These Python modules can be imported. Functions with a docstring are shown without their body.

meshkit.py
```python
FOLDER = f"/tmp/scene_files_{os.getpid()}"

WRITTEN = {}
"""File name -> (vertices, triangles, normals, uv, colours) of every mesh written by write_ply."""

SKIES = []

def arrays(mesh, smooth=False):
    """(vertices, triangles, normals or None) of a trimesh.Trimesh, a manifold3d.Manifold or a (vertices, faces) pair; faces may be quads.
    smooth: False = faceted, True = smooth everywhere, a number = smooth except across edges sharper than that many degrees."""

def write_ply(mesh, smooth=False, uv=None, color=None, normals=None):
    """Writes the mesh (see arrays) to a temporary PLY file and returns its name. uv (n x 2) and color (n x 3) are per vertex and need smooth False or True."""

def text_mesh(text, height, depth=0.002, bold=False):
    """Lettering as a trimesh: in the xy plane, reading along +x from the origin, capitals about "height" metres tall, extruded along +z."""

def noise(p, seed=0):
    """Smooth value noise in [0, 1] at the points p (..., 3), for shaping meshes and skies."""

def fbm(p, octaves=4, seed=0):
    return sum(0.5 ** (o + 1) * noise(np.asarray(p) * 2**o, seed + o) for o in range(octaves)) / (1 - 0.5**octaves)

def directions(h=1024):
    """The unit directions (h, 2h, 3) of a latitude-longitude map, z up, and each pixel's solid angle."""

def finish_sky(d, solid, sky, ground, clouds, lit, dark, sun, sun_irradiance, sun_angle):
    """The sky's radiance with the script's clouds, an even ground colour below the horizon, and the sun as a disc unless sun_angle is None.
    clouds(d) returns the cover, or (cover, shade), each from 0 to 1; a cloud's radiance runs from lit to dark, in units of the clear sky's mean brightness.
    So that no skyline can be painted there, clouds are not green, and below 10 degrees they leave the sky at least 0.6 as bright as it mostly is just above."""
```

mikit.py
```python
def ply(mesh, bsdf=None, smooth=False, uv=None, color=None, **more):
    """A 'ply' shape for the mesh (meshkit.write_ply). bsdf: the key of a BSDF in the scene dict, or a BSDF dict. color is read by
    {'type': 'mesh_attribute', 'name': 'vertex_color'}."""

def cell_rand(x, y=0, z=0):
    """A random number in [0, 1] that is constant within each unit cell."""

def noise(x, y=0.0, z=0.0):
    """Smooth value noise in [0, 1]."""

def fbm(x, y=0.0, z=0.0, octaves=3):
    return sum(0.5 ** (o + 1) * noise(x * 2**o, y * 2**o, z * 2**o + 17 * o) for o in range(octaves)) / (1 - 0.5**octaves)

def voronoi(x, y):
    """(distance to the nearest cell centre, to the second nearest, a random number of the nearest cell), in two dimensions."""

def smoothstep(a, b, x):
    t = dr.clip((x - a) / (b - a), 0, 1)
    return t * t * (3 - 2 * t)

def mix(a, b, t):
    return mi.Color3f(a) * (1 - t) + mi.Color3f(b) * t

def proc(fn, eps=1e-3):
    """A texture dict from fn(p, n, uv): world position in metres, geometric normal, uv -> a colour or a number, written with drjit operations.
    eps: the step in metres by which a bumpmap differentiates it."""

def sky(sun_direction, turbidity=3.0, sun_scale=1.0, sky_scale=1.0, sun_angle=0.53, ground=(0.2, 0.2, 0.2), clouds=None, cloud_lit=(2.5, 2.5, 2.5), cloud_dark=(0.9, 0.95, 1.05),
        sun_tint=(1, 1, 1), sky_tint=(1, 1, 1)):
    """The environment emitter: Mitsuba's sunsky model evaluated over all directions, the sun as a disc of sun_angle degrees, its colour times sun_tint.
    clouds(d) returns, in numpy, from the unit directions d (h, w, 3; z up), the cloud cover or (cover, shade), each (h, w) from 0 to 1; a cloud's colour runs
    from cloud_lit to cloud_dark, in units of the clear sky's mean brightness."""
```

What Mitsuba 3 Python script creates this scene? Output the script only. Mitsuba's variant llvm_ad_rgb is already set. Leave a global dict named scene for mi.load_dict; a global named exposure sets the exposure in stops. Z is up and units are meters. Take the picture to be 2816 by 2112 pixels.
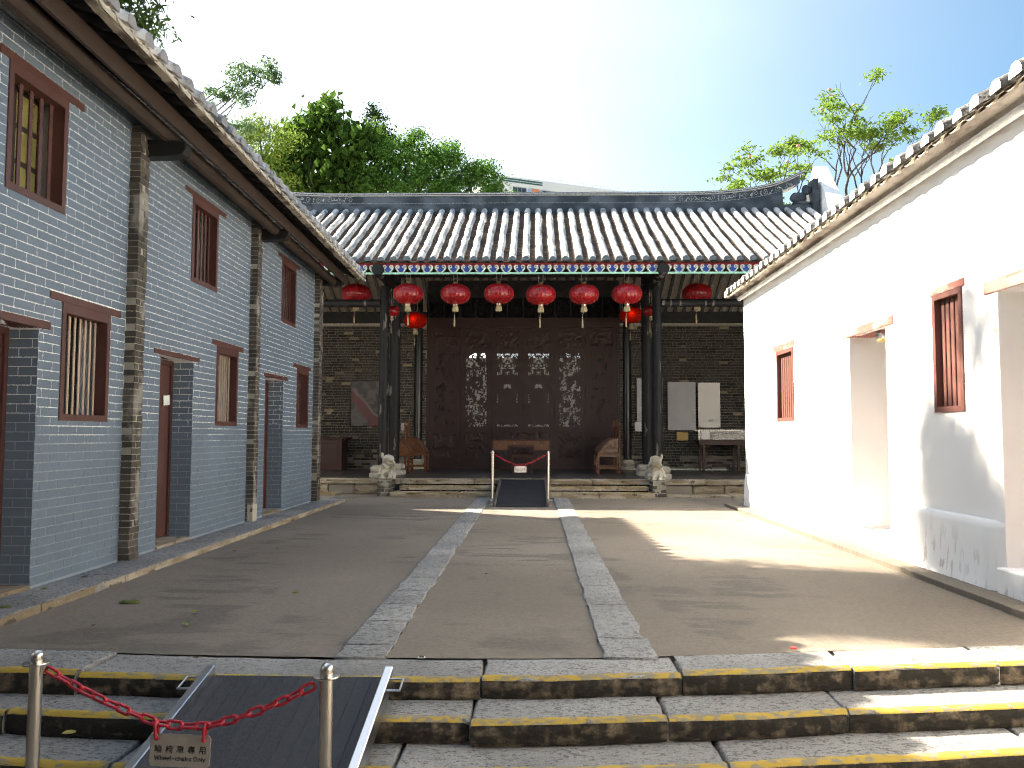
import math, json, numpy as np, trimesh, mitsuba as mi, drjit as dr, mikit, meshkit
import manifold3d as m3
from shapely.geometry import Polygon, LineString, box as sbox
from shapely.ops import unary_union
from shapely import affinity
from mikit import noise, fbm, cell_rand, smoothstep, mix
T = mi.ScalarTransform4f
scene, labels = {}, {}
rng = np.random.default_rng(11)

# ------------------------------------------------------------------ camera, sky, exposure
EYE = np.array([0.0, 0.0, 1.25])
FWD = np.array([-0.02625, 0.99775, 0.06156])
UP = np.array([-0.0013, -0.0616, 0.9981])
scene['camera'] = {'type': 'perspective', 'fov': 63.9, 'fov_axis': 'x', 'near_clip': 0.05, 'far_clip': 2000.0,
                   'to_world': T().look_at(origin=EYE.tolist(), target=(EYE + FWD).tolist(), up=UP.tolist())}
SUN = np.array([-1.067, 0.59, 1.0])
def clouds(d):             # thin bright haze towards the sun, thinning to clear blue away from it
    s = SUN / np.linalg.norm(SUN); c = d @ s
    v = meshkit.fbm(d * np.array([3.0, 3.0, 9.0]), 4, 3)
    h = np.clip((c - 0.10) / 0.85, 0, 1) ** 1.5 * 0.80 + np.clip(1 - d[..., 2] / 0.36, 0, 1) ** 1.3 * 0.20
    return np.clip(h * (0.8 + 0.4 * v), 0, 0.9)
scene['sky'] = mikit.sky(SUN.tolist(), turbidity=3.0, sun_scale=2.5, sky_scale=0.8, sun_tint=(0.93, 1.0, 1.10), sky_tint=(0.95, 1.08, 1.0), clouds=clouds, cloud_lit=(4.2, 4.3, 4.45))
exposure = 3.0

# ------------------------------------------------------------------ materials
def bs(name, color, rough=0.6, bump=None, two=True, **kw):
    d = {'type': 'principled', 'roughness': rough, 'base_color': mikit.proc(color) if callable(color) else
         (color if isinstance(color, dict) else {'type': 'rgb', 'value': list(color)}), 'specular': kw.pop('specular', 0.4), **kw}
    if bump:
        d = {'type': 'bumpmap', 'arbitrary': mikit.proc(bump[0], eps=bump[2] if len(bump) > 2 else 2e-3), 'scale': bump[1], 'bsdf': d}
    scene[name] = {'type': 'twosided', 'bsdf': d} if two else d
    return name
VC = {'type': 'mesh_attribute', 'name': 'vertex_color'}

def c_wallbrick(p, n, uv):
    row, col = dr.floor((p.z - 0.07) / 0.073), dr.floor(p.y / 0.26)
    k = 0.96 + 0.06 * cell_rand(row, col, 5) + 0.30 * (fbm(p.y * 0.9, p.z * 1.1, 3.0, 4) - 0.5) + 0.10 * (noise(p.y * 60, p.z * 60) - 0.5)
    return mi.Color3f(0.130, 0.172, 0.220) * k
def c_walljoint(p, n, uv):
    low = smoothstep(1.15, 1.45, p.z + 0.7 * (fbm(p.y * 1.6, p.z * 1.6, 8.0, 3) - 0.5))
    return mix((0.26, 0.31, 0.35), (0.74, 0.75, 0.76), low)
def c_pierbrick(p, n, uv):
    k = 0.6 + 0.7 * cell_rand(dr.floor((p.z - 0.06) / 0.062), dr.floor(p.y / 0.19), 3)
    patch = smoothstep(0.58, 0.74, fbm(p.y * 5, p.z * 4, p.x * 5, 4))
    return mix(mi.Color3f(0.082, 0.072, 0.060) * k, (0.42, 0.40, 0.35), patch * 0.5)
def c_pierjoint(p, n, uv):
    return mix((0.22, 0.20, 0.16), (0.44, 0.41, 0.35), fbm(p.y * 9, p.z * 9, 2.0, 3))
def c_redbrown(p, n, uv):
    return mi.Color3f(0.082, 0.034, 0.028) * (0.75 + 0.5 * fbm(p.y * 4, p.z * 4, p.x * 4, 4))
def c_fadedred(p, n, uv):
    return mix((0.27, 0.105, 0.085), (0.42, 0.23, 0.19), smoothstep(0.42, 0.62, fbm(p.y * 5, p.z * 16, 1.0, 4)))
def c_court(p, n, uv):
    a = fbm(p.x * 0.55, p.y * 0.45, 1.0, 5)
    b = fbm(p.x * 1.8 + 7, p.y * 1.2, 4.0, 5)
    c = mix((0.142, 0.121, 0.096), (0.185, 0.159, 0.128), smoothstep(0.25, 0.75, a))
    sk = fbm(p.x * 2.2 + 3, p.y * 7.0, 6.0, 5)
    c = mix(c, (0.085, 0.077, 0.068), 0.55 * smoothstep(0.50, 0.66, b) * smoothstep(0.40, 0.62, sk))
    return c * (0.90 + 0.20 * noise(p.x * 55, p.y * 55)) * (0.90 + 0.20 * noise(p.x * 190, p.y * 190))
def b_court(p, n, uv):
    return noise(p.x * 70, p.y * 70) + 0.5 * noise(p.x * 170, p.y * 170)
def c_granite(p, n, uv):
    pits = smoothstep(0.50, 0.74, 0.6 * noise(p.x * 46 + 3 * noise(p.y * 9, p.x * 9), p.y * 100, p.z * 90) + 0.4 * noise(p.x * 110, p.y * 210, 3.0))
    sp = noise(p.x * 230, p.y * 230, p.z * 230)
    c = mix((0.175, 0.172, 0.164), (0.285, 0.28, 0.27), sp) * (0.66 + 0.7 * fbm(p.x * 1.6, p.y * 1.6, p.z * 2, 5))
    return mix(c, (0.045, 0.042, 0.04), pits * 0.68)
def b_granite(p, n, uv):
    return noise(p.x * 34 + 3 * noise(p.y * 7, p.x * 7), p.y * 78, p.z * 60) + 0.4 * noise(p.x * 110, p.y * 110, p.z * 110)
def c_grime(p, n, uv):
    st = fbm(p.x * 30, p.z * 9.0, p.y * 3, 4)
    cl = fbm(p.x * 16, p.z * 26, 3.0, 5)
    c = mix((0.016, 0.014, 0.011), (0.155, 0.120, 0.082), smoothstep(0.44, 0.85, 0.4 * st + 0.6 * cl + 0.30 * (noise(p.x * 0.9 + 0.6, p.y * 2.0) - 0.55)))
    return c * (0.6 + 0.8 * noise(p.x * 120, p.y * 120, p.z * 120))
def c_ochre(p, n, uv):
    a = fbm(p.x * 3, p.y * 3, p.z * 9, 5)
    c = mix((0.21, 0.165, 0.105), (0.36, 0.31, 0.235), smoothstep(0.35, 0.65, a))
    c = mix(c, (0.05, 0.042, 0.032), 0.8 * smoothstep(0.64, 0.74, fbm(p.x * 7 + 9, p.y * 7, p.z * 14, 5)))
    return c * (0.75 + 0.5 * noise(p.x * 90, p.y * 90, p.z * 90))
def c_yellow(p, n, uv):
    w = smoothstep(0.54, 0.64, 0.10 * (noise(p.x * 1.3, 2.0) - 0.3) + fbm(p.x * 26, p.y * 60, p.z * 40, 4))
    return mix((0.36, 0.245, 0.035), (0.20, 0.18, 0.135), w * 0.9)
def c_white(p, n, uv):
    c = mi.Color3f(0.76, 0.76, 0.755) * (0.93 + 0.12 * fbm(p.y * 1.4, p.z * 1.0, p.x, 4))
    st = smoothstep(0.56, 0.70, fbm(p.y * 24, p.z * 7, 6.0, 5)) * smoothstep(0.7, 0.15, p.z + 0.5 * noise(p.y * 6, p.z * 3))
    return mix(c, (0.36, 0.31, 0.27), st * 0.6)
def c_roll(p, n, uv):
    a = fbm(p.x * 7, p.y * 2.2, p.z * 2.2, 5)
    c = mix((0.26, 0.27, 0.275), (0.56, 0.55, 0.53), smoothstep(0.34, 0.66, a))
    return mix(c, (0.075, 0.08, 0.085), 0.8 * smoothstep(0.58, 0.72, fbm(p.x * 16, p.y * 9, p.z * 9, 4)))
def c_ridge(p, n, uv):
    a = fbm(p.x * 2.6, p.z * 4, p.y, 5)
    return mix((0.030, 0.040, 0.052), (0.105, 0.125, 0.15), smoothstep(0.36, 0.72, a))
def c_blackpaint(p, n, uv):
    chip = smoothstep(0.66, 0.72, fbm(p.x * 12 + 40, p.y * 6, p.z * 2.2, 4))
    return mix(mi.Color3f(0.017, 0.017, 0.018) * (0.7 + 0.6 * fbm(p.x * 5, p.y * 5, p.z * 1.5, 3)), (0.16, 0.15, 0.135), chip)
def c_wood(p, n, uv):
    return mi.Color3f(0.135, 0.055, 0.024) * (0.6 + 0.8 * fbm(p.x * 8, p.y * 8, p.z * 30, 4))
def c_lion(p, n, uv):
    c = mix((0.52, 0.49, 0.42), (0.28, 0.25, 0.19), smoothstep(0.45, 0.68, fbm(p.x * 9, p.y * 9, p.z * 7, 4)))
    return mix(c, (0.22, 0.21, 0.10), 0.7 * smoothstep(0.55, 0.66, fbm(p.x * 6 + 5, p.y * 6, p.z * 8, 4)))
def c_paint(p, n, uv):
    a = fbm(p.x * 3, p.z * 3, 1.0, 4); d = (p.z - 2.05) + 1.1 * (p.x + 4.62) + 0.35 * (a - 0.5)
    c = mix((0.018, 0.016, 0.017), (0.060, 0.055, 0.058), smoothstep(0.4, 0.65, fbm(p.x * 5, p.z * 5, 9.0, 4)))
    c = mix(c, (0.085, 0.008, 0.012), smoothstep(0.28, 0.15, dr.abs(d + 0.1)))
    return mix(c, (0.11, 0.095, 0.09), 0.8 * smoothstep(0.10, 0.03, dr.abs(d - 0.12 + 0.1 * a)))
def c_panel(p, n, uv):
    return mi.Color3f(0.40, 0.39, 0.40) * (0.85 + 0.3 * fbm(p.x * 3, p.z * 3, 2.0, 4))
def c_deck(p, n, uv):
    return mi.Color3f(0.020, 0.022, 0.027) * (0.7 + 0.6 * noise(p.x * 160, p.y * 160)) * (0.85 + 0.3 * fbm(p.x * 3, p.y * 2, 1.0, 3))
def c_ground(p, n, uv):
    return mi.Color3f(0.21, 0.185, 0.155) * (0.75 + 0.5 * fbm(p.x * 0.8, p.y * 0.8, 1.0, 4))
def c_cornice(p, n, uv):
    return mix((0.20, 0.165, 0.14), (0.46, 0.42, 0.37), smoothstep(0.35, 0.62, fbm(p.x * 5, p.y * 2.5, p.z * 6, 4)))
def c_bed2(p, n, uv):
    return mix((0.07, 0.055, 0.042), (0.27, 0.24, 0.19), smoothstep(0.34, 0.60, fbm(p.x * 8, p.y * 7, p.z * 8, 4)))
def c_roll_dark(p, n, uv):
    fl = smoothstep(0.52, 0.66, 0.6 * fbm(p.x * 9, p.y * 12, p.z * 9, 4) + 0.4 * noise(p.x * 60, p.y * 60, p.z * 60))   # lime flecks left between black algae
    return mix(mi.Color3f(0.105, 0.106, 0.110) * (0.5 + 1.0 * noise(p.x * 35, p.y * 35, p.z * 35)), (0.36, 0.35, 0.34), fl)
def c_bed(p, n, uv):
    return mix((0.16, 0.13, 0.10), (0.52, 0.48, 0.40), smoothstep(0.32, 0.56, fbm(p.x * 8, p.y * 7, p.z * 8, 4)))

bs('wall_brick_paint', c_wallbrick, 0.55)
bs('wall_joint', c_walljoint, 0.8)
bs('plain_joint', (0.30, 0.31, 0.33), 0.8)
bs('roof_boards', (0.20, 0.175, 0.14), 0.9)
bs('pier_brick', c_pierbrick, 0.9)
bs('pier_joint', c_pierjoint, 0.95)
bs('red_brown', c_redbrown, 0.5)
bs('faded_red', c_fadedred, 0.6)
bs('sunlit_red', (0.145, 0.062, 0.050), 0.55)  # lit copy of the red-brown, brighter for the sunlit slatted windows
bs('tan_wood', (0.40, 0.31, 0.23), 0.6)  # pale tan on the bars, carrying light that falls on their faces
bs('dark_brown', (0.040, 0.027, 0.021), 0.65)
bs('black_wood', (0.012, 0.011, 0.011), 0.5)
bs('courtyard_earth', c_court, 0.85, bump=(b_court, 0.0016))
bs('granite', c_granite, 0.85, bump=(b_granite, 0.004))
bs('grimy_granite', c_grime, 0.9, bump=(b_granite, 0.004))
bs('ochre_granite', c_ochre, 0.85)
bs('yellow_paint', c_yellow, 0.7)
bs('white_wall', c_white, 0.8)
bs('cream', (0.72, 0.70, 0.655), 0.7)
bs('cornice_plaster', c_cornice, 0.9)
bs('tile_roll', c_roll, 0.8)
bs('tile_roll_dark', c_roll_dark, 0.85)
bs('pan_tile', VC, 0.85)
bs('vertex_matte', VC, 0.9)
bs('mortar_bed', c_bed, 0.95)
bs('plaster_pale', (0.48, 0.45, 0.38), 0.9)
bs('roll_cap_grey', (0.24, 0.235, 0.235), 0.9)
bs('eaves_plaster', c_bed2, 0.95)
bs('ridge_plaster', c_ridge, 0.75)
bs('ridge_white', (0.40, 0.41, 0.41), 0.8)
bs('black_lacquer', c_blackpaint, 0.5, specular=0.2)
bs('black_gloss', (0.012, 0.012, 0.013), 0.22, specular=0.5)
bs('screen_wood', (0.034, 0.013, 0.012), 0.45)
bs('hall_floor', (0.075, 0.068, 0.062), 0.32)
bs('hall_brick_plain', (0.085, 0.08, 0.072), 0.9)
bs('hall_joint', (0.235, 0.21, 0.175), 0.95)
bs('wood', c_wood, 0.3, specular=0.5)
bs('dark_wood', (0.050, 0.018, 0.014), 0.4)
bs('lantern_red', (0.30, 0.007, 0.011), 0.13, clearcoat=0.7, clearcoat_gloss=0.9)
bs('lantern_seam', (0.38, 0.03, 0.025), 0.2, clearcoat=0.8, clearcoat_gloss=0.92)
bs('gold', (0.58, 0.40, 0.16), 0.28, metallic=0.9)
bs('silver_gold', (0.85, 0.78, 0.62), 0.22, metallic=1.0)
bs('tassel_cream', (0.42, 0.36, 0.20), 0.8)
bs('string_white', (0.5, 0.47, 0.42), 0.8)
bs('red_bead', (0.5, 0.03, 0.03), 0.4)
bs('blue_paint', (0.03, 0.07, 0.30), 0.5)
bs('scroll_white', (0.74, 0.76, 0.68), 0.55)
bs('scroll_green', (0.35, 0.62, 0.46), 0.55)
bs('red_paint', (0.24, 0.02, 0.022), 0.5)
bs('mint_paint', (0.40, 0.74, 0.56), 0.5)
bs('lion_stone', c_lion, 0.9)
bs('base_stone', (0.42, 0.385, 0.32), 0.85)
bs('steel', (0.55, 0.53, 0.50), 0.24, metallic=1.0)
bs('aluminium', (0.52, 0.54, 0.57), 0.27, metallic=1.0)
bs('ramp_deck', c_deck, 0.65)
bs('chain_red', (0.36, 0.014, 0.030), 0.3, specular=0.5)
bs('sign_white', (0.72, 0.70, 0.66), 0.35)
bs('sign_shade_grey', (0.27, 0.25, 0.225), 0.35)  # the white plate darkened to carry the shade on the near sign
bs('sign_ink', (0.015, 0.013, 0.013), 0.5)
bs('painting', c_paint, 0.25)
bs('panel_grey', c_panel, 0.35)
bs('panel_gloss', (0.50, 0.47, 0.43), 0.12, bump=(lambda p, n, uv: fbm(p.x * 5, p.z * 5, 2.0, 3), 0.02), specular=0.7)
bs('plaque', (0.55, 0.36, 0.11), 0.45)
bs('paper', (0.72, 0.76, 0.70), 0.7)
bs('yellow_pane', (0.30, 0.27, 0.09), 0.35)  # yellow put on the panes for light showing in the glass
bs('ground_earth', c_ground, 0.9)
bs('pale_block', (0.66, 0.70, 0.68), 0.8)
bs('block_glass', (0.035, 0.045, 0.05), 0.15)
bs('block_orange', (0.62, 0.26, 0.13), 0.8)
bs('block_stripe', (0.05, 0.12, 0.11), 0.7)
bs('bark', (0.055, 0.048, 0.042), 0.9)
bs('flower', (0.80, 0.34, 0.28), 0.6)
bs('moss', (0.10, 0.11, 0.03), 0.9)
scene['leaf'] = {'type': 'principledthin', 'base_color': VC, 'roughness': 0.4, 'diff_trans': 0.85, 'spec_trans': 0.0}
scene['pane'] = {'type': 'thindielectric', 'int_ior': 1.5}
scene['lit_shade'] = {'type': 'principledthin', 'base_color': {'type': 'rgb', 'value': [0.36, 0.012, 0.006]}, 'roughness': 0.15, 'diff_trans': 0.55}

# ------------------------------------------------------------------ helpers
USED = set()
NEXT = {}
def key(name, parent=None):
    full = f'{parent}__{name}' if parent else name
    if full not in USED:
        USED.add(full); return full
    i = NEXT.get(full, 0) + 1
    NEXT[full] = i
    k = f'{full}_{i:03d}'
    USED.add(k)
    return k
def put(name, mesh, m, parent=None, smooth=False, color=None, M=None, **more):
    k = key(name, parent)
    d = mesh if isinstance(mesh, dict) else mikit.ply(mesh, m, smooth=smooth, color=color, **more)
    scene[k] = {**d, 'to_world': T(np.asarray(M, float).tolist())} if M is not None else d
    return k
def tag(k, label=None, category=None, group=None, kind=None):
    d = {}
    if label: d['label'] = label
    if category: d['category'] = category
    if group: d['group'] = group
    if kind: d['kind'] = kind
    labels[k] = d
    return k
def thing(name, label, category, group=None):
    return tag(key(name), label, category, group)
def xf(mesh, M):
    m = mesh.copy(); m.apply_transform(M); return m
def mv(x=0, y=0, z=0):
    M = np.eye(4); M[:3, 3] = (x, y, z); return M
def sc(x, y, z):
    return np.diag([x, y, z, 1.0])
def rx(a): return trimesh.transformations.rotation_matrix(a, [1, 0, 0])
def ry(a): return trimesh.transformations.rotation_matrix(a, [0, 1, 0])
def rz(a): return trimesh.transformations.rotation_matrix(a, [0, 0, 1])
def cat(ms): return trimesh.util.concatenate(ms)
BF = np.array([[0, 2, 3], [0, 3, 1], [4, 5, 7], [4, 7, 6], [0, 1, 5], [0, 5, 4], [2, 6, 7], [2, 7, 3], [0, 4, 6], [0, 6, 2], [1, 3, 7], [1, 7, 5]])
def bx(x0, x1, y0, y1, z0, z1, b=0.0):
    if b <= 0:
        v = np.array([[x, y, z] for z in (z0, z1) for y in (y0, y1) for x in (x0, x1)], float)
        m = trimesh.Trimesh(v, BF, process=False); return m
    b = min(b, (x1 - x0) * .45, (y1 - y0) * .45, (z1 - z0) * .45)
    v = []
    for x, sx in ((x0, 1), (x1, -1)):
        for y, sy in ((y0, 1), (y1, -1)):
            for z, sz in ((z0, 1), (z1, -1)):
                v += [[x, y + sy * b, z + sz * b], [x + sx * b, y, z + sz * b], [x + sx * b, y + sy * b, z]]
    return trimesh.convex.convex_hull(np.array(v))
def ext(poly, h, zx='xy'):
    """polygon (a, b) extruded; 'xy': (a, b, h); 'yz': a=y, b=z, depth along +x; 'xz': a=x, b=z, depth along +y"""
    ms = [trimesh.creation.extrude_polygon(g, h, engine='earcut') for g in getattr(poly, 'geoms', [poly]) if g.area > 1e-9]
    m = cat(ms)
    v = m.vertices
    if zx == 'yz': m = trimesh.Trimesh(np.c_[v[:, 2], v[:, 0], v[:, 1]], m.faces, process=False)
    if zx == 'xz': m = trimesh.Trimesh(np.c_[v[:, 0], h - v[:, 2], v[:, 1]], m.faces, process=False)
    return m
def tube(P, R, n=8, caps=True, flat=1.0):
    P = np.asarray(P, float); k = len(P)
    R = np.broadcast_to(np.asarray(R, float), (k,))
    t = np.gradient(P, axis=0); t /= np.linalg.norm(t, axis=1, keepdims=True) + 1e-12
    ref = np.array([0, 0, 1.0]) if abs(t[:, 2]).mean() < 0.8 else np.array([1.0, 0, 0])
    a = np.cross(t, ref); a /= np.linalg.norm(a, axis=1, keepdims=True) + 1e-12
    b = np.cross(a, t)
    g = np.arange(n) * 2 * np.pi / n
    V = P[:, None] + R[:, None, None] * (np.cos(g)[None, :, None] * a[:, None] + flat * np.sin(g)[None, :, None] * b[:, None])
    i, j = np.meshgrid(np.arange(k - 1), np.arange(n), indexing='ij')
    q = np.stack([i * n + j, i * n + (j + 1) % n, (i + 1) * n + (j + 1) % n, (i + 1) * n + j], -1).reshape(-1, 4)
    F = np.vstack([q[:, [0, 1, 2]], q[:, [0, 2, 3]]])
    V = V.reshape(-1, 3)
    if caps:
        V = np.vstack([V, P[:1], P[-1:]]); c0, c1 = len(V) - 2, len(V) - 1
        j = np.arange(n)
        F = np.vstack([F, np.c_[np.full(n, c0), (j + 1) % n, j], np.c_[np.full(n, c1), (k - 1) * n + j, (k - 1) * n + (j + 1) % n]])
    return trimesh.Trimesh(V, F, process=False)
def rod(p, q, r, n=8, r2=None): return tube([p, q], [r, r if r2 is None else r2], n)
def lathe(prof, n=24, mod=None):
    prof = np.asarray(prof, float); k = len(prof); g = np.arange(n) * 2 * np.pi / n
    rr = prof[:, 0][:, None] * (np.ones(n) if mod is None else mod(g))[None]
    V = np.stack([rr * np.cos(g), rr * np.sin(g), np.broadcast_to(prof[:, 1][:, None], rr.shape)], -1).reshape(-1, 3)
    i, j = np.meshgrid(np.arange(k - 1), np.arange(n), indexing='ij')
    q = np.stack([i * n + j, i * n + (j + 1) % n, (i + 1) * n + (j + 1) % n, (i + 1) * n + j], -1).reshape(-1, 4)
    return trimesh.Trimesh(V, np.vstack([q[:, [0, 1, 2]], q[:, [0, 2, 3]]]), process=False)
def ell(c, r, n=2):
    m = trimesh.creation.icosphere(n); m.apply_transform(mv(*c) @ sc(*r)); return m
def wob(m, amp, f, seed=0):
    m = m.copy(); v = m.vertices
    d = np.stack([meshkit.fbm(v * f + 13.1 * k + seed, 3, seed + k) for k in range(3)], -1) - 0.5
    m.vertices = v + d * 2 * amp; return m
def slab(outline, z0, z1, b=0.01, rag=0.004, step=0.12, skip_front=None):
    """a rough-edged stone: the outline (counter-clockwise x, y) cut fine, nudged, its top edge worn round. Returns a mesh."""
    P = np.asarray(outline, float); pts = []
    for p, q in zip(P, np.roll(P, -1, axis=0)):
        n = max(1, int(np.linalg.norm(q - p) / step))
        pts += [p + (q - p) * i / n for i in range(n)]
    pts = np.array(pts); c = pts.mean(0)
    d = np.roll(pts, -1, axis=0) - np.roll(pts, 1, axis=0); nn = np.c_[-d[:, 1], d[:, 0]]; nn /= np.linalg.norm(nn, axis=1, keepdims=True) + 1e-9
    pts = pts + nn * (rag * rng.normal(size=(len(pts), 1)))
    ins = pts + nn * b
    k = len(pts)
    zt = z1 + 0.0 * pts[:, 0]
    V = np.vstack([np.c_[pts, np.full(k, z0)], np.c_[pts, zt - b * 0.8], np.c_[ins, zt]])
    j = np.arange(k); jn = (j + 1) % k
    F = [np.c_[j, jn, jn + k], np.c_[j, jn + k, j + k], np.c_[j + k, jn + k, jn + 2 * k], np.c_[j + k, jn + 2 * k, j + 2 * k]]
    try:
        tv, tf = trimesh.creation.triangulate_polygon(Polygon(ins), engine='earcut')
        if len(tv) == k: F.append(np.asarray(tf) + 2 * k)
        else: raise ValueError
    except Exception:
        V = np.vstack([V, [[*c, z1]]]); F.append(np.c_[j + 2 * k, jn + 2 * k, np.full(k, len(V) - 1)])
    return trimesh.Trimesh(V, np.vstack(F), process=False)
def cut(rect, holes):
    """the rectangle (u0, u1, z0, z1) without the holes, as a list of rectangles (split along u)"""
    out = [rect]
    for h in holes:
        nxt = []
        for r in out:
            if h[0] >= r[1] or h[1] <= r[0] or h[2] >= r[3] or h[3] <= r[2]:
                nxt.append(r); continue
            a, b = max(r[0], h[0]), min(r[1], h[1])
            if a > r[0]: nxt.append((r[0], a, r[2], r[3]))
            if b < r[1]: nxt.append((b, r[1], r[2], r[3]))
            if h[2] > r[2]: nxt.append((a, b, r[2], h[2]))
            if h[3] < r[3]: nxt.append((a, b, h[3], r[3]))
        out = nxt
    return [r for r in out if r[1] - r[0] > 0.012 and r[3] - r[2] > 0.008]
UNIT = bx(0, 1, 0, 1, 0, 1)
_unit = {}
def unit(m):
    if m not in _unit: _unit[m] = mikit.ply(UNIT, m)
    return _unit[m]
def boxm(M, x0, x1, y0, y1, z0, z1):
    return M @ mv(x0, y0, z0) @ sc(x1 - x0, y1 - y0, z1 - z0)
def boxpart(name, m, parent, M, x0, x1, y0, y1, z0, z1):
    return put(name, unit(m), m, parent, M=boxm(M, x0, x1, y0, y1, z0, z1))
def boxes(rects):
    """many boxes (x0, x1, y0, y1, z0, z1) as one mesh"""
    r = np.asarray(rects, float)
    v = np.stack([np.stack([r[:, 0 + a], r[:, 2 + b], r[:, 4 + c]], -1) for c in (0, 1) for b in (0, 1) for a in (0, 1)], 1)
    f = (BF[None] + 8 * np.arange(len(r))[:, None, None]).reshape(-1, 3)
    return trimesh.Trimesh(v.reshape(-1, 3), f, process=False)
# ------------------------------------------------------------------ the setting: ground, court, strips, pavements
def front_y(x):           # front edge of the court's top step
    return float(np.interp(x, [-4.2, -2.82, -2.18, -1.7, -0.66, -0.1, 0.8, 1.7, 2.71, 4.2], [4.42, 4.36, 4.31, 4.29, 4.29, 4.30, 4.40, 4.54, 4.69, 4.92]))
def back_y(x):
    return float(np.interp(x, [-4.2, -3.09, -2.11, -1.15, -0.13, 0.4, 1.2, 1.76, 2.95, 4.2], [4.80, 4.77, 4.70, 4.66, 4.68, 4.71, 4.81, 4.91, 5.10, 5.25]))
gv = []
ys = [-250, -40, 3.0, 4.4, 4.8, 300]; zs = [-0.45, -0.45, -0.45, -0.45, -0.02, -0.02]
for y, z in zip(ys, zs): gv += [[-300, y, z], [300, y, z]]
gf = []
for i in range(len(ys) - 1): gf += [[2 * i, 2 * i + 1, 2 * i + 3], [2 * i, 2 * i + 3, 2 * i + 2]]
tag(put('ground', trimesh.Trimesh(gv, gf, process=False), 'ground_earth'), 'bare earth ground around the court and the houses', kind='structure')

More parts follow.
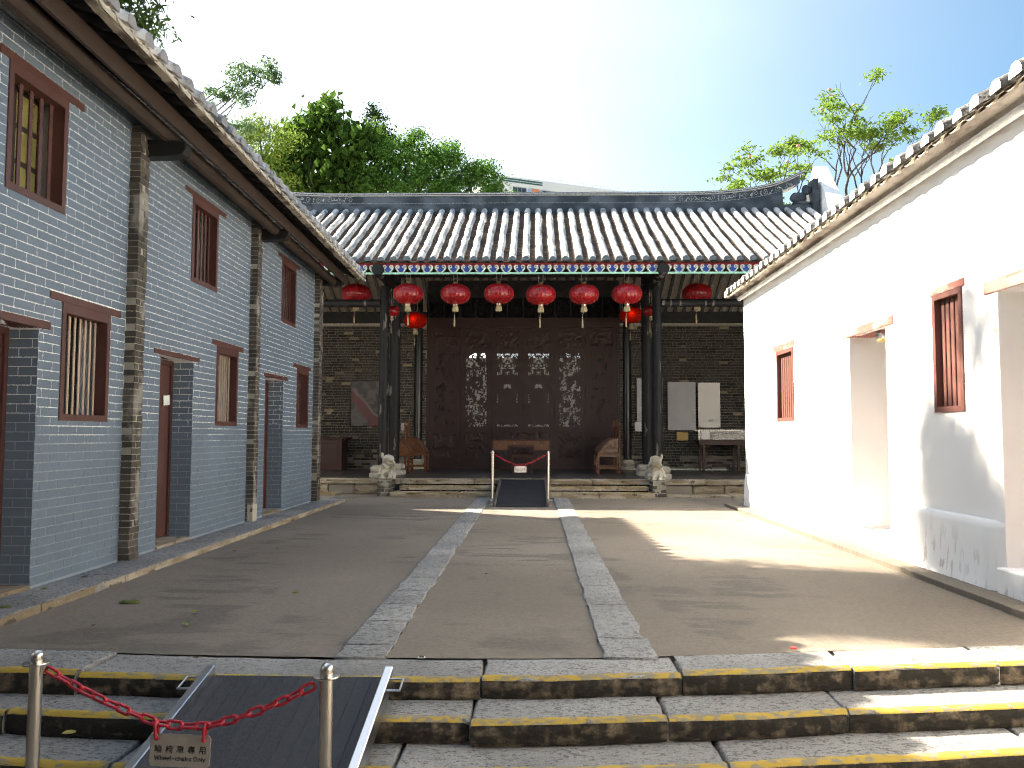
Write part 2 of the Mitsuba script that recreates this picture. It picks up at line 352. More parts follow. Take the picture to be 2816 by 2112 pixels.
# the court surface, a brown screed with worn hollows
xs = np.linspace(-4.0, 3.9, 60); ysc = np.concatenate([np.linspace(4.3, 7, 30), np.linspace(7.1, 17.3, 60)])
X, Y = np.meshgrid(xs, ysc, indexing='ij')
Y = np.where(Y < 5.4, np.array([[max(y, back_y(x) + 0.006 + 0.016 * float(meshkit.fbm(np.array([x * 7, 1.0, 2.0]), 3))) for y in ysc] for x in xs]), Y)
Z = 0.010 * (meshkit.fbm(np.stack([X * 0.9, Y * 0.6, X * 0], -1), 3, 2) - 0.5) - 0.004
n0, n1 = X.shape; i, j = np.meshgrid(np.arange(n0 - 1), np.arange(n1 - 1), indexing='ij')
q = np.stack([i * n1 + j, (i + 1) * n1 + j, (i + 1) * n1 + j + 1, i * n1 + j + 1], -1).reshape(-1, 4)
court = trimesh.Trimesh(np.stack([X, Y, Z], -1).reshape(-1, 3), np.vstack([q[:, [0, 1, 2]], q[:, [0, 2, 3]]]), process=False)
tag(put('courtyard', court, 'courtyard_earth', smooth=True), 'brown screed floor of the court between the two houses', kind='structure')

# two granite strips that lead to the hall
tag(key('stone_path'), 'two pale granite strips leading across the court to the hall steps', kind='structure')
cutsL = [4.640, 4.92, 5.27, 5.54, 6.08, 6.59, 7.21, 9.14, 11.83, 13.07, 14.74, 16.35]
cutsR = [4.680, 5.13, 6.12, 6.88, 8.16, 8.94, 10.30, 12.2, 14.04, 16.35]
for cuts, a, b in ((cutsL, -1.112, -0.832), (cutsR, 0.395, 0.690)):
    for y0, y1 in zip(cuts[:-1], cuts[1:]):
        w = rng.normal(size=4) * 0.006
        if y0 < 4.8: w *= 0.6
        g = 0.007
        put('slab', slab([(a + w[0], y0 + g), (b + w[1], y0 + g), (b + w[2], y1 - g), (a + w[3], y1 - g)], -0.05, 0.009 + 0.004 * rng.random(), 0.008, 0.006, 0.11), 'granite', 'stone_path', smooth=50)

# pavements along the house fronts
tag(key('pavement'), 'low granite pavement along the foot of the grey brick house', kind='structure')
cy = [2.0, 4.2, 5.76, 6.96, 8.6, 10.3, 11.9, 13.4, 15.25]
for y0, y1 in zip(cy[:-1], cy[1:]):
    g = 0.006
    o = [(-3.81 - 0.0085 * y0, y0 + g), (-3.462 - 0.004 * (y0 - 6), y0 + g), (-3.462 - 0.004 * (y1 - 6), y1 - g), (-3.81 - 0.0085 * y1, y1 - g)]
    put('kerb_stone', slab(o, -0.06, 0.058, 0.012, 0.005, 0.14), 'granite', 'pavement', smooth=50)
    put('kerb_face', wob(bx(-3.468, -3.452, y0 + 0.008, y1 - 0.008, -0.05, 0.050, 0.004).subdivide().subdivide(), 0.004, 12).apply_transform(mv(0.0, 0, 0) @ np.array([[1, -0.004, 0, 0.024], [0, 1, 0, 0], [0, 0, 1, 0], [0, 0, 0, 1.0]])), 'ochre_granite', 'pavement', smooth=50)
tag(key('pavement_001'), 'smooth raised pavement along the foot of the white house', kind='structure'); USED.add('pavement_001')
for y0, y1 in zip([3.0, 4.6, 6.05, 7.6, 9.4, 11.5], [4.6, 6.05, 7.6, 9.4, 11.5, 14.8]):
    put('kerb_stone', bx(3.375 + 0.004 * (y0 - 8), 3.72, y0 + 0.001, y1 - 0.001, -0.06, 0.046, 0.004), 'courtyard_earth', 'pavement_001')

# the granite steps down from the court to the visitor
st = thing('stone_steps', 'worn granite steps with yellow painted edges at the near end of the court', 'steps')
joints = [[-4.2, -2.38, -0.27, 0.78, 1.715, 2.555, 4.2], [-4.2, -2.585, -0.30, 0.65, 1.565, 3.0, 4.2], [-4.2, -1.88, -0.62, 0.875, 2.4, 4.2], [-4.2, -1.2, 0.4, 1.6, 4.2]]
offs = [0.0, -0.31, -0.62, -0.93]
for r in range(4):
    z1 = -0.112 * r; off = offs[r]
    for a, b in zip(joints[r][:-1], joints[r][1:]):
        a2, b2 = a + 0.004, b - 0.004
        nx = max(2, int((b - a) / 0.25)); xx = np.linspace(a2, b2, nx)
        jit = rng.normal() * 0.012; dz = rng.normal() * 0.004
        fr = [(x, front_y(x) + off + jit + 0.008 * rng.normal()) for x in xx]
        bk = [(x, (back_y(x) if r == 0 else front_y(x) + off + 0.37)) for x in xx[::-1]]
        m = slab(fr + bk, z1 - 0.111, z1 + dz, 0.016, 0.004, 0.09)
        s = put('slab', m, 'granite', st, smooth=50)
        # the riser: the slab's rough front face, black with grime, standing a little proud
        fx = np.linspace(a2, b2, max(3, int((b - a) / 0.06)))
        fy = np.interp(fx, [p[0] for p in fr], [p[1] for p in fr]) - 0.017
        zz = np.linspace(z1 - 0.108, z1 + dz - 0.014, 6)
        GX, GZ = np.meshgrid(fx, zz, indexing='ij')
        GY = np.repeat(fy[:, None], len(zz), 1) + 0.012 * (meshkit.fbm(np.stack([GX * 9, GZ * 22, GX * 0 + r], -1), 3, 5) - 0.6)
        GY[:, -1] += 0.010; GY[0, :] += 0.008; GY[-1, :] += 0.008; GY[:, 0] += 0.008
        k = len(zz); ii, jj = np.meshgrid(np.arange(len(fx) - 1), np.arange(k - 1), indexing='ij')
        qq = np.stack([ii * k + jj, (ii + 1) * k + jj, (ii + 1) * k + jj + 1, ii * k + jj + 1], -1).reshape(-1, 4)
        put('riser', trimesh.Trimesh(np.stack([GX, GY, GZ], -1).reshape(-1, 3), np.vstack([qq[:, [0, 1, 2]], qq[:, [0, 2, 3]]]), process=False), 'grimy_granite', s, smooth=True)
        # painted line along the edge, a film 4 mm thick that wraps over the worn nose
        nx = max(4, int((b - a) / 0.03)); lx = np.linspace(a2 + 0.002, b2 - 0.002, nx)
        ly = np.interp(lx, [p[0] for p in fr], [p[1] for p in fr])
        wd = 0.040 + 0.014 * (meshkit.noise(np.c_[lx * 14, lx * 0 + r, lx * 0]) - 0.5)
        ro = [np.c_[lx, ly - 0.006, np.full(nx, z1 + dz - 0.014)], np.c_[lx, ly + 0.002, np.full(nx, z1 + dz - 0.005)], np.c_[lx, ly + 0.017, np.full(nx, z1 + dz + 0.004)], np.c_[lx, ly + wd, np.full(nx, z1 + dz + 0.004)], np.c_[lx, ly + wd + 0.003, np.full(nx, z1 + dz - 0.004)]]
        V = np.concatenate(ro); F = []
        for c in range(4):
            i = np.arange(nx - 1); F += [np.c_[c * nx + i, c * nx + i + 1, (c + 1) * nx + i + 1], np.c_[c * nx + i, (c + 1) * nx + i + 1, (c + 1) * nx + i]]
        put('painted_line', trimesh.Trimesh(V, np.vstack(F), process=False), 'yellow_paint', s, smooth=True)
# ------------------------------------------------------------------ the grey brick house on the left
ML = mv(-3.82, 0, 0) @ rz(0.0085)          # local: x out of the wall, y along it, z up
hs = thing('grey_brick_house', 'two-storey grey painted brick house with red-brown barred windows, left of the court', 'house')
Lw = (-0.9, 14.80)
doors = [(5.43, 6.30, 0.08, 2.075), (8.435, 9.30, 0.08, 2.075), (11.88, 12.79, 0.08, 2.09)]
lows = [(6.60, 7.375, 1.355, 2.33), (9.975, 10.72, 1.35, 2.335), (13.52, 14.23, 1.355, 2.345)]
ups = [(5.80, 6.58, 3.05, 4.01), (9.14, 9.92, 2.985, 3.975), (12.58, 13.36, 2.995, 3.995)]
lint = [(5.29, 6.435, 2.075, 2.14), (6.42, 7.56, 2.33, 2.395), (8.28, 9.43, 2.075, 2.13), (9.83, 10.90, 2.335, 2.405), (11.82, 12.965, 2.09, 2.15), (13.31, 14.36, 2.345, 2.415),
        (5.69, 6.815, 4.01, 4.08), (8.93, 10.165, 3.975, 4.03), (12.37, 13.55, 3.995, 4.05)]
piers = [(7.665, 7.85), (11.14, 11.31), (14.56, 14.795)]
opens = doors + lows + ups
poly = sbox(Lw[0], 0.0, Lw[1], 4.55).difference(unary_union([sbox(h[0], h[2], h[1], h[3]) for h in opens]))
wl = put('wall', xf(ext(poly, 0.32, 'yz'), ML @ mv(-0.322)), 'wall_joint', hs)
put('back_wall', xf(cat([bx(-5.6, -5.3, Lw[0], Lw[1], 0, 4.4), bx(-5.3, -0.33, Lw[0], Lw[0] + 0.3, 0, 4.5), bx(-5.3, -0.33, Lw[1] - 0.3, Lw[1] - 0.002, 0, 4.5),
                         bx(-5.3, -0.33, Lw[0] + .3, Lw[1] - .3, -0.01, 0.06), bx(-5.3, -0.33, Lw[0] + .3, Lw[1] - .3, 2.62, 2.7)]), ML), 'plain_joint', hs)
gable = Polygon([(-5.6, 4.2), (0.0, 4.3), (-2.8, 5.85)])
put('gable', xf(cat([xf(ext(gable, 0.3, 'xz'), mv(0, Lw[1] - 0.32)), xf(ext(gable, 0.3, 'xz'), mv(0, Lw[0]))]), ML), 'wall_joint', hs)

def courses(u0, u1, z0, z1, L, H, g, holes, phase=0.0, gu=None):
    out = []; r = 0
    z = z0
    while z < z1 - 0.01:
        u = u0 - L + ((r % 2) * L / 2 + phase) % L
        while u < u1:
            a, b = max(u + (gu or g) / 2, u0), min(u + L - (gu or g) / 2, u1)
            if b - a > 0.025: out += cut((a, b, z + g / 2, min(z + H - g / 2, z1)), holes)
            u += L
        z += H; r += 1
    return out
holes = opens + [(a - .004, b + .004, c - .004, d + .006) for a, b, c, d in lint] + [(a - 0.004, b + 0.004, 0, 4.2) for a, b in piers]
br = courses(2.2, 14.79, 0.07, 4.33, 0.26, 0.073, 0.0072, holes, gu=0.0105)
def seen(r):     # how large a brick shows from the court's near end
    c = np.array([-3.85, (r[0] + r[1]) / 2, (r[2] + r[3]) / 2]); d = np.linalg.norm(c - [0, 0, 1.25])
    inframe = c[1] > 5.1 and (c[2] - 1.25) / c[1] < 0.56
    return (r[1] - r[0]) * (3.9 / d) / d ** 1.0 if inframe else 0
br.sort(key=seen, reverse=True)
for a, b, c, d in br[:300]:
    boxpart('brick', 'wall_brick_paint', wl, ML, -0.003, 0.0014, a, b, c, d)
k = put('brickwork', xf(boxes([(-0.003, 0.0014, a, b, c, d) for a, b, c, d in br[300:]]), ML), 'wall_brick_paint', wl)
tag(k, 'the farther and smaller grey painted bricks of the wall', kind='stuff')

# brick piers
for n, (a, b) in enumerate(piers):
    p = put('pier', xf(bx(0.0, 0.092, a + 0.006, b - 0.006, 0.055, 4.22), ML), 'pier_joint', hs)
    tag(p, ['old brown brick pier between the first two bays', 'old brown brick pier with a patched white foot', 'old brown brick pier at the corner by the hall'][n])
    rows = []
    z = 0.06; r = 0
    while z < 4.17:
        w = b - a; j = rng.normal(size=4) * 0.004
        e = 0.098 + abs(rng.normal()) * 0.005
        if r % 2 == 0: rows.append((-0.001, e, a + j[0], b + j[1], z + 0.004, z + 0.058))
        else:
            c1, c2 = a + w * (0.42 + 0.07 * rng.normal()), a + w * (0.56 + 0.05 * rng.normal())
            rows.append((-0.001, e, a + j[0], c1, z + 0.004, z + 0.058)); rows.append((-0.001, e - 0.002, max(c2, c1 + .02), b + j[1], z + 0.004, z + 0.058))
        z += 0.062; r += 1
    if n < 2:
        for q in rows: boxpart('brick', 'pier_brick', p, ML, *q)
    else:
        tag(put('brickwork', xf(boxes(rows), ML), 'pier_brick', p), 'bricks of the corner pier', kind='stuff')
    if n == 1: put('patch', xf(wob(bx(0.02, 0.106, a - 0.004, b + 0.003, 0.056, 0.30, 0.01).subdivide().subdivide(), 0.006, 20), ML), 'base_stone', p, smooth=50)
    # timber bracket that carries the eaves beam
    o = [(0.0, 3.99), (0.36, 4.0), (0.44, 4.02), (0.475, 4.07), (0.47, 4.13), (0.40, 4.15), (0.0, 4.16)]
    put('bracket', xf(ext(Polygon(o), 0.15, 'xz'), ML @ mv(0.0, b - 0.05) @ mv(0, 0, -0.03)), 'black_wood', hs)

# lintels and doors
for n, (a, b, c, d) in enumerate(lint):
    put('lintel', xf(wob(bx(-0.2, 0.012, a, b, c, d, 0.004), 0.0015, 9, n), ML), 'red_brown', hs)
for n, (a, b, c, d) in enumerate(doors):
    dr_ = put('door', xf(cat([bx(-0.30, -0.262, a, b, c + 0.02, d)]), ML), 'red_brown', hs)
    put('frame', xf(cat([bx(-0.262, -0.235, a, a + 0.05, c + .02, d), bx(-0.262, -0.235, b - 0.05, b, c + .02, d), bx(-0.262, -0.235, a + .05, b - .05, d - 0.05, d)]), ML), 'red_brown', dr_)
    put('door_plank', xf(bx(-0.262, -0.25, a + 0.06, (a + b) / 2 - 0.004, c + 0.05, d - .06, .004), ML), 'red_brown', dr_)
    put('door_plank', xf(bx(-0.262, -0.25, (a + b) / 2 + 0.004, b - 0.06, c + 0.05, d - .06, .004), ML), 'red_brown', dr_)
    put('door_sill', xf(wob(bx(-0.3, 0.012, a + 0.003, b - 0.003, 0.04, 0.085, 0.008), 0.003, 8, n), ML), 'ochre_granite', hs)
    jb = put('jamb', xf(bx(-0.235, -0.001, b - 0.003, b + 0.0, c + 0.01, d), ML), 'wall_joint', hs)
    for r in courses(-0.234, -0.0015, c + 0.012, d - 0.002, 0.21, 0.073, 0.007, [], 0.08):
        boxpart('brick', 'wall_brick_paint', jb, ML, r[0], r[1], b - 0.0055, b - 0.002, r[2], r[3])

def window(parent, M, a, b, c, d, nb, mbar, mframe, depth=0.085, bw=0.027, bt=0.008, panes=False, thin=False):
    w = put('window', xf(bx(-0.30, -0.262, a, b, c, d), M), 'black_wood', parent)
    f = 0.055
    o = sbox(a, c, b, d).difference(sbox(a + f, c + f, b - f, d - f * 1.5))
    put('frame', xf(ext(o, 0.125, 'yz'), M @ mv(-0.115)), mframe, w)
    for i in range(nb):
        u = a + f + (b - a - 2 * f) * (i + 0.5) / nb
        put('bar', xf(bx(-depth, -depth + bt, u - bw / 2, u + bw / 2, c + f, d - f * 1.5), M), mbar, w)
    if panes:
        for i in range(2):
            for j2 in range(3):
                wa, ha = (b - a - .1) / 2, (d - c - .1) / 3
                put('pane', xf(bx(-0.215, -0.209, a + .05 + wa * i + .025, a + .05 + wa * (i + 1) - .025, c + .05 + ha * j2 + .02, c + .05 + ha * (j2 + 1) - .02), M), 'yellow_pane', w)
        put('casement', xf(cat([bx(-0.235, -0.2, a + .05 + (b - a - .1) / 2 * i - .025, a + .05 + (b - a - .1) / 2 * i + .025, c + .05, d - .05) for i in range(3)] +
                               [bx(-0.233, -0.203, a + .05, b - .05, c + .05 + (d - c - .1) / 3 * j2 - .02, c + .05 + (d - c - .1) / 3 * j2 + .02) for j2 in range(4)]), M), 'dark_brown', w)
    return w
for n, r in enumerate(lows): window(hs, ML, *r, 8, 'tan_wood' if n < 2 else 'red_brown', 'red_brown')
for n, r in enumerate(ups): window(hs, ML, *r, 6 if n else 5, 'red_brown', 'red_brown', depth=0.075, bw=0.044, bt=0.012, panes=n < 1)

# eaves: fascia, purlin, rafters, boards, tiles
def ez(y): return 4.36 - 0.02 * (y - 6)
def along(x0, x1, dz0, dz1, y0=Lw[0], y1=15.02, n=8):
    yy = np.linspace(y0, y1, n); V = []; F = []
    for y in yy: V += [[x0, y, ez(y) + dz0], [x1, y, ez(y) + dz0], [x1, y, ez(y) + dz1], [x0, y, ez(y) + dz1]]
    for i in range(n - 1):
        for c in range(4):
            p, q = i * 4 + c, i * 4 + (c + 1) % 4
            F += [[p, p + 4, q + 4], [p, q + 4, q]]
    F += [[0, 1, 2], [0, 2, 3]]; e = (n - 1) * 4; F += [[e, e + 2, e + 1], [e, e + 3, e + 2]]
    return trimesh.Trimesh(V, F, process=False)
put('fascia', xf(along(0.455, 0.485, -0.175, -0.015), ML), 'dark_brown', hs)
put('purlin', xf(tube([[0.28, y, ez(y) - 0.145] for y in np.linspace(Lw[0], 15.0, 9)], 0.075, 12), ML), 'dark_brown', hs)
PL = 0.5
rf = put('roof', xf(trimesh.Trimesh(np.array([[x, y, ez(y) - 0.05 + (0.80 - x) * PL] for x in (0.80, -2.8) for y in (Lw[0], 15.05)] + [[-6.2, y, 4.1] for y in (Lw[0], 15.05)] + [[x, y, ez(y) - 0.085 + (0.80 - x) * PL] for x in (0.78,) for y in (Lw[0], 15.05)]),
        [[0, 1, 3], [0, 3, 2], [2, 3, 5], [2, 5, 4], [0, 6, 7], [0, 7, 1]], process=False), ML), 'plaster_pale', hs)
tag(rf, 'tiled roof of rolls and pans with dark timber eaves')
def roll_mesh(L, r, seed, slope, n=9, seg=26, r_end=None, sag=0.0):
    """one ridge of roof tiles, lying along +x from its eaves end (x=0) up the slope; lime-plastered, so a little lumpy"""
    s = np.linspace(0, 1, seg); g = np.linspace(-0.32, np.pi + 0.32, n)
    wbl = meshkit.fbm(np.c_[s * L * 2.2, s * 0 + seed * 3.3, s * 0], 3, seed) - 0.5
    wb2 = meshkit.fbm(np.c_[s * L * 3.1, s * 0 + seed * 5.1, s * 0 + 4], 3, seed + 9) - 0.5
    V = []
    for i, t in enumerate(s):
        rr = r * (1 + 0.22 * wb2[i]); cx, cz = 0.045 * wbl[i], 0.02 * wb2[i] - sag * 4 * t * (1 - t)
        for a in g: V.append([t * L, cx + rr * np.cos(a), t * L * slope + cz + rr * np.sin(a)])
    V = np.array(V); F = []
    for i in range(seg - 1):
        for j in range(n - 1):
            p = i * n + j; F += [[p, p + 1, p + n + 1], [p, p + n + 1, p + n]]
    m = trimesh.Trimesh(V, F, process=False)
    v2 = m.vertices; v2 += (meshkit.fbm(v2 * 22 + seed, 2, seed)[:, None] - 0.5) * np.array([0, 0.012, 0.012])
    cap = np.vstack([V[:n], [[0.0, V[:n, 1].mean(), V[:n, 2].mean()]]]); cap[:, 0] -= 0.004
    cm = trimesh.Trimesh(cap, [[j + 1, j, n] for j in range(n - 1)] + [[0, n - 1, n]], process=False)
    return m, cm
RV = [roll_mesh(3.75, 0.078, s, PL) for s in range(5)]
rolls = [(mikit.ply(a, 'tile_roll', smooth=True), mikit.ply(b, 'roll_cap_grey')) for a, b in RV]
def panm(r, L=0.5, slope=PL, w=0.2):
    g = np.linspace(-1, 1, 7); V = []
    for x in (0.0, L):
        for a in g: V.append([x, a * w / 2, x * slope + r * a * a])
        for a in g: V.append([x, a * w / 2, x * slope + r * a * a - 0.012])
    F = []
    for j in range(6): F += [[j, j + 1, j + 15], [j, j + 15, j + 14], [7 + j, 21 + j, 22 + j], [7 + j, 22 + j, 8 + j], [j, 7 + j, 8 + j], [j, 8 + j, j + 1]]
    return trimesh.Trimesh(V, F, process=False)
pan = mikit.ply(cat([panm(0.045), xf(panm(0.045, 0.45), mv(0.045, 0, 0.020))]), 'mortar_bed')
yr = np.arange(-0.8, 15.0, 0.2715)
flipx = np.diag([-1.0, 1, 1, 1])
for i, y in enumerate(yr):
    m, c = rolls[i % 5]
    Mi = ML @ mv(0.82, y, ez(y)) @ flipx
    k = put('tile_roll', m, None, rf, M=Mi)
    put('tile_end', c, None, rf, M=Mi)
    put('pan_tile', pan, None, rf, M=ML @ mv(0.80, y + 0.136, ez(y) - 0.075) @ flipx)
put('mortar_bed', xf(wob(along(0.70, 0.765, -0.080, -0.045, n=120).subdivide(), 0.013, 12), ML), 'eaves_plaster', rf, smooth=40)
for i, y in enumerate(yr):
    f_ = lambda x: ez(y) - 0.05 + (0.80 - x) * PL
    put('rafter', xf(tube([[-0.3, y, f_(-0.3) - 0.045], [0.2, y, f_(0.2) - 0.045], [0.62, y, f_(0.62) - 0.043], [0.69, y, f_(0.69) - 0.030]], [0.052, 0.052, 0.050, 0.035], 8), ML), 'black_wood', rf, smooth=50)
    put('mortar_lump', xf(wob(ell((0.705, y, f_(0.705) - 0.022), (0.03, 0.055, 0.028), 1), 0.01, 20, i % 9), ML), 'eaves_plaster', rf, smooth=True)
# paper notice on the second door's leaf
t = put('paper_notice', xf(bx(-0.234, -0.232, 9.06, 9.22, 1.57, 1.68), ML @ mv(0, 9.14, 1.62) @ rx(0.10) @ mv(0, -9.14, -1.62)), 'paper')
tag(t, 'small pale paper notice stuck on the red-brown door of the grey house', 'notice')
# ------------------------------------------------------------------ the white house on the right
MR = np.array([[-1, 0.005, 0, 3.615], [0, 1, 0, 0], [0, 0, 1, 0], [0, 0, 0, 1.0]])   # local: x out of the wall (towards -X), y along, z up
wh = thing('white_house', 'white plastered house with red-brown slatted windows and a tiled roof, right of the court', 'house')
wdoor = [(8.585, 9.58, 0.19, 2.385), (5.30, 6.50, 0.24, 2.385)]
wwin = [(11.67, 12.47, 1.46, 2.50), (7.035, 7.555, 1.46, 2.525)]
poly = sbox(-1.0, 0.0, 14.42, 3.86).difference(unary_union([sbox(h[0], h[2], h[1], h[3]) for h in wdoor + wwin]))
ww = put('wall', xf(ext(poly, 0.50, 'yz'), MR @ mv(-0.50)), 'white_wall', wh)
put('back_wall', xf(cat([bx(-5.4, -5.1, -1.0, 14.42, 0, 3.8), bx(-5.1, -0.501, -1.0, -0.7, 0, 3.8), bx(-5.1, -0.501, 14.1, 14.418, 0, 3.8), bx(-5.1, -0.501, -0.7, 14.1, -0.01, 0.12)]), MR), 'white_wall', wh)
put('gable', xf(cat([ext(Polygon([(-5.4, 3.7), (0.0, 3.85), (-2.7, 5.2)]), 0.3, 'xz').apply_transform(mv(0, 14.11, 0))]), MR), 'white_wall', wh)
# plinth, thicker towards its foot, broken by the doors
for n, (a, b) in enumerate([(-1.0, 5.295), (6.505, 8.58), (9.585, 14.44)]):
    nu = max(6, int((b - a) / 0.12)); uu = np.linspace(a, b, nu); zz = np.array([0.04, 0.12, 0.25, 0.40, 0.52, 0.575, 0.592])
    prof = np.array([0.085, 0.072, 0.058, 0.048, 0.043, 0.034, 0.002])
    GU, GZ = np.meshgrid(uu, zz, indexing='ij')
    GX = prof[None] * (1 + 0.5 * (meshkit.fbm(np.stack([GU * 3, GZ * 4, GU * 0 + n], -1), 3, 3) - 0.5)) + 0.003
    GZ = GZ + 0.02 * (meshkit.fbm(np.stack([GU * 2.2, GU * 0, GU * 0 + n], -1), 3, 4) - 0.5) * (GZ > 0.3)
    GX[0] = 0.001; GX[-1] = 0.001
    k = len(zz); ii, jj = np.meshgrid(np.arange(nu - 1), np.arange(k - 1), indexing='ij')
    qq = np.stack([ii * k + jj, (ii + 1) * k + jj, (ii + 1) * k + jj + 1, ii * k + jj + 1], -1).reshape(-1, 4)
    put('plinth', xf(trimesh.Trimesh(np.stack([GX, GU, GZ], -1).reshape(-1, 3), np.vstack([qq[:, [0, 1, 2]], qq[:, [0, 2, 3]]]), process=False), MR), 'white_wall', wh, smooth=60)
for n, (a, b, c, d, t) in enumerate([(8.39, 9.78, 2.385, 2.48, 0), (5.0, 6.68, 2.385, 2.49, 0), (11.6, 12.62, 2.50, 2.60, 0), (6.99, 7.60, 2.525, 2.59, 0)]):
    put('lintel', xf(wob(bx(-0.33, 0.010, a, b, c, d, 0.004).subdivide(), 0.003, 9, n), MR), 'faded_red', wh)
for n, (a, b, c, d) in enumerate(wdoor):
    s = put('door', xf(bx(-0.56, -0.49, a + 0.003, b - 0.003, c, d - 0.002), MR), 'red_brown', wh)
    put('door_plank', xf(bx(-0.49, -0.48, a + .004, (a + b) / 2 - .004, c + .03, d), MR), 'red_brown', s)
    put('door_plank', xf(bx(-0.49, -0.48, (a + b) / 2 + .004, b - .004, c + .03, d), MR), 'red_brown', s)
    put('door_sill', xf(wob(bx(-0.48, 0.075, a - 0.012, b + 0.012, 0.03, c - 0.002, 0.01).subdivide(), 0.004, 6, n), MR), 'white_wall', wh)
def slatwin(M, a, b, c, d, nb, parent):
    w = put('window', xf(bx(-0.34, -0.30, a, b, c, d), M), 'dark_brown', parent)
    f = 0.05
    put('frame', xf(ext(sbox(a, c, b, d).difference(sbox(a + f, c + f, b - f, d - f)), 0.13, 'yz'), M @ mv(-0.118)), 'sunlit_red', w)
    for i in range(nb):
        u = a + f + (b - a - 2 * f) * (i + 0.5) / nb; hw = (b - a - 2 * f) / nb * 0.36
        put('slat', xf(bx(-0.085, -0.04, u - hw, u + hw, c + f, d - f, 0.004), M), 'sunlit_red', w)
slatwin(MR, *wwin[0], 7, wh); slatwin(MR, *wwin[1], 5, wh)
# eaves: cornice, roll moulding, tiles
def ew(y): return 3.79 - 0.003 * (y - 6)
def band(x0, x1, z0, z1, y0=-1.0, y1=14.5): return bx(x0, x1, y0, y1, z0, z1, 0.006)
put('cornice', xf(trimesh.Trimesh(*(lambda m: (m.vertices, m.faces))(ext(Polygon([(0.0, 3.70), (0.075, 3.70), (0.10, 3.74), (0.20, 3.775), (0.0, 3.83)]), 15.5, 'xz')), process=False), MR @ mv(0, -1.0, -0.03)), 'cornice_plaster', wh)
put('moulding', xf(tube([[0.065, y, 3.645] for y in (-1.0, 4, 9, 14.46)], 0.036, 14), MR), 'cream', wh)
rw = put('roof', xf(trimesh.Trimesh(np.array([[x, y, 3.745 + (0.25 - x) * 0.5] for x in (0.25, -2.7) for y in (-1.2, 14.62)] + [[-5.7, y, 3.74] for y in (-1.2, 14.62)]), [[0, 1, 3], [0, 3, 2], [2, 3, 5], [2, 5, 4]], process=False), MR), 'mortar_bed', wh)
tag(rw, 'tiled roof of dark rolls with whitened ends')
bs('roll_end', (0.66, 0.64, 0.60), 0.85)
RV2 = [roll_mesh(3.0, 0.075, s + 20, 0.5) for s in range(4)]
rolls2 = [(mikit.ply(a, 'tile_roll_dark', smooth=True), mikit.ply(b, 'roll_end')) for a, b in RV2]
for i, y in enumerate(np.arange(-0.9, 14.6, 0.2745)):
    m, c = rolls2[i % 4]; Mi = MR @ mv(0.265, y, ew(y)) @ flipx
    put('tile_roll', m, None, rw, M=Mi); put('tile_end', c, None, rw, M=Mi)
    put('pan_tile', pan, None, rw, M=MR @ mv(0.235, y + 0.137, ew(y) - 0.062) @ flipx)
put('verge', xf(wob(cat([trimesh.Trimesh(*(lambda b: (b.vertices @ np.array([[1, 0, 0], [0, 1, 0], [-0.5, 0, 1]]).T, b.faces))(bx(-2.8, 0.27, 14.56, 14.72, ew(14.6) + 0.06, ew(14.6) + 0.19, 0.02)), process=False).subdivide()]), 0.01, 9), MR), 'roll_end', wh, smooth=40)
# small lamp wrapped in foil under the first lintel
lf = thing('doorway_lamp', 'small foil-wrapped lamp fitting under the lintel of the doorway in the white wall', 'lamp')
put('housing', xf(wob(bx(-0.24, -0.06, 8.86, 9.02, 2.295, 2.38, 0.02).subdivide().subdivide(), 0.012, 30), MR), 'aluminium', lf)
put('diffuser', xf(wob(bx(-0.225, -0.075, 8.875, 9.005, 2.27, 2.296, 0.01), 0.003, 20), MR), 'plaque', lf)
# ------------------------------------------------------------------ the ancestral hall
hl = thing('ancestral_hall', 'old hall with a grey rolled-tile roof and black columns at the far end', 'hall')
HF = 0.31
pf = put('platform', bx(-7.3, 7.3, 17.24, 27.0, -0.02, HF - 0.004), 'hall_floor', hl)
# floor tiles of the hall in large squares
fl = []
for i, x in enumerate(np.arange(-7.2, 7.2, 0.48)):
    for j, y in enumerate(np.arange(17.62, 22.5, 0.48)):
        fl.append((x + 0.003, x + 0.477, y + 0.003, y + 0.477, HF - 0.02, HF + rng.random() * 0.002))
tag(put('floor_tile', boxes(fl), 'hall_floor', pf), 'worn square floor tiles of the hall', kind='stuff')
# coping stones along the platform's edge, and the rough masonry below at the sides
for a, b in zip([-7.3, -5.6, -4.16, -2.78, -1.24, -0.72, 0.28, 1.22, 2.62, 3.55, 5.1], [-5.6, -4.16, -2.78, -1.24, -0.72, 0.28, 1.22, 2.62, 3.55, 5.1, 7.3]):
    put('coping_stone', slab([(a + .005, 17.16), (b - .005, 17.16), (b - .005, 17.63), (a + .005, 17.63)], 0.222, HF + 0.003 + 0.003 * rng.random(), 0.012, 0.004, 0.12), 'ochre_granite', pf, smooth=50)
for a, b in zip([-7.3, -5.0, -4.3, -3.75, 2.66, 3.3, 3.95, 4.5, 5.3], [-5.0, -4.3, -3.75, -3.15, 3.3, 3.95, 4.5, 5.3, 7.3]):
    put('footing_stone', wob(bx(a + .006, b - .006, 17.20, 17.4, -0.02, 0.218, 0.03).subdivide().subdivide(), 0.012, 9, int(a * 7) % 30), 'hall_joint' if rng.random() < .4 else 'ochre_granite', pf, smooth=50)
put('ledge_stone', slab([(2.66, 16.7), (4.0, 16.72), (4.0, 17.2), (2.66, 17.2)], -0.03, 0.03, 0.01, 0.008, 0.1), 'ochre_granite', pf, smooth=50)
put('ledge_stone', slab([(4.01, 16.7), (5.6, 16.7), (5.6, 17.2), (4.01, 17.2)], -0.03, 0.04, 0.01, 0.008, 0.1), 'ochre_granite', pf, smooth=50)
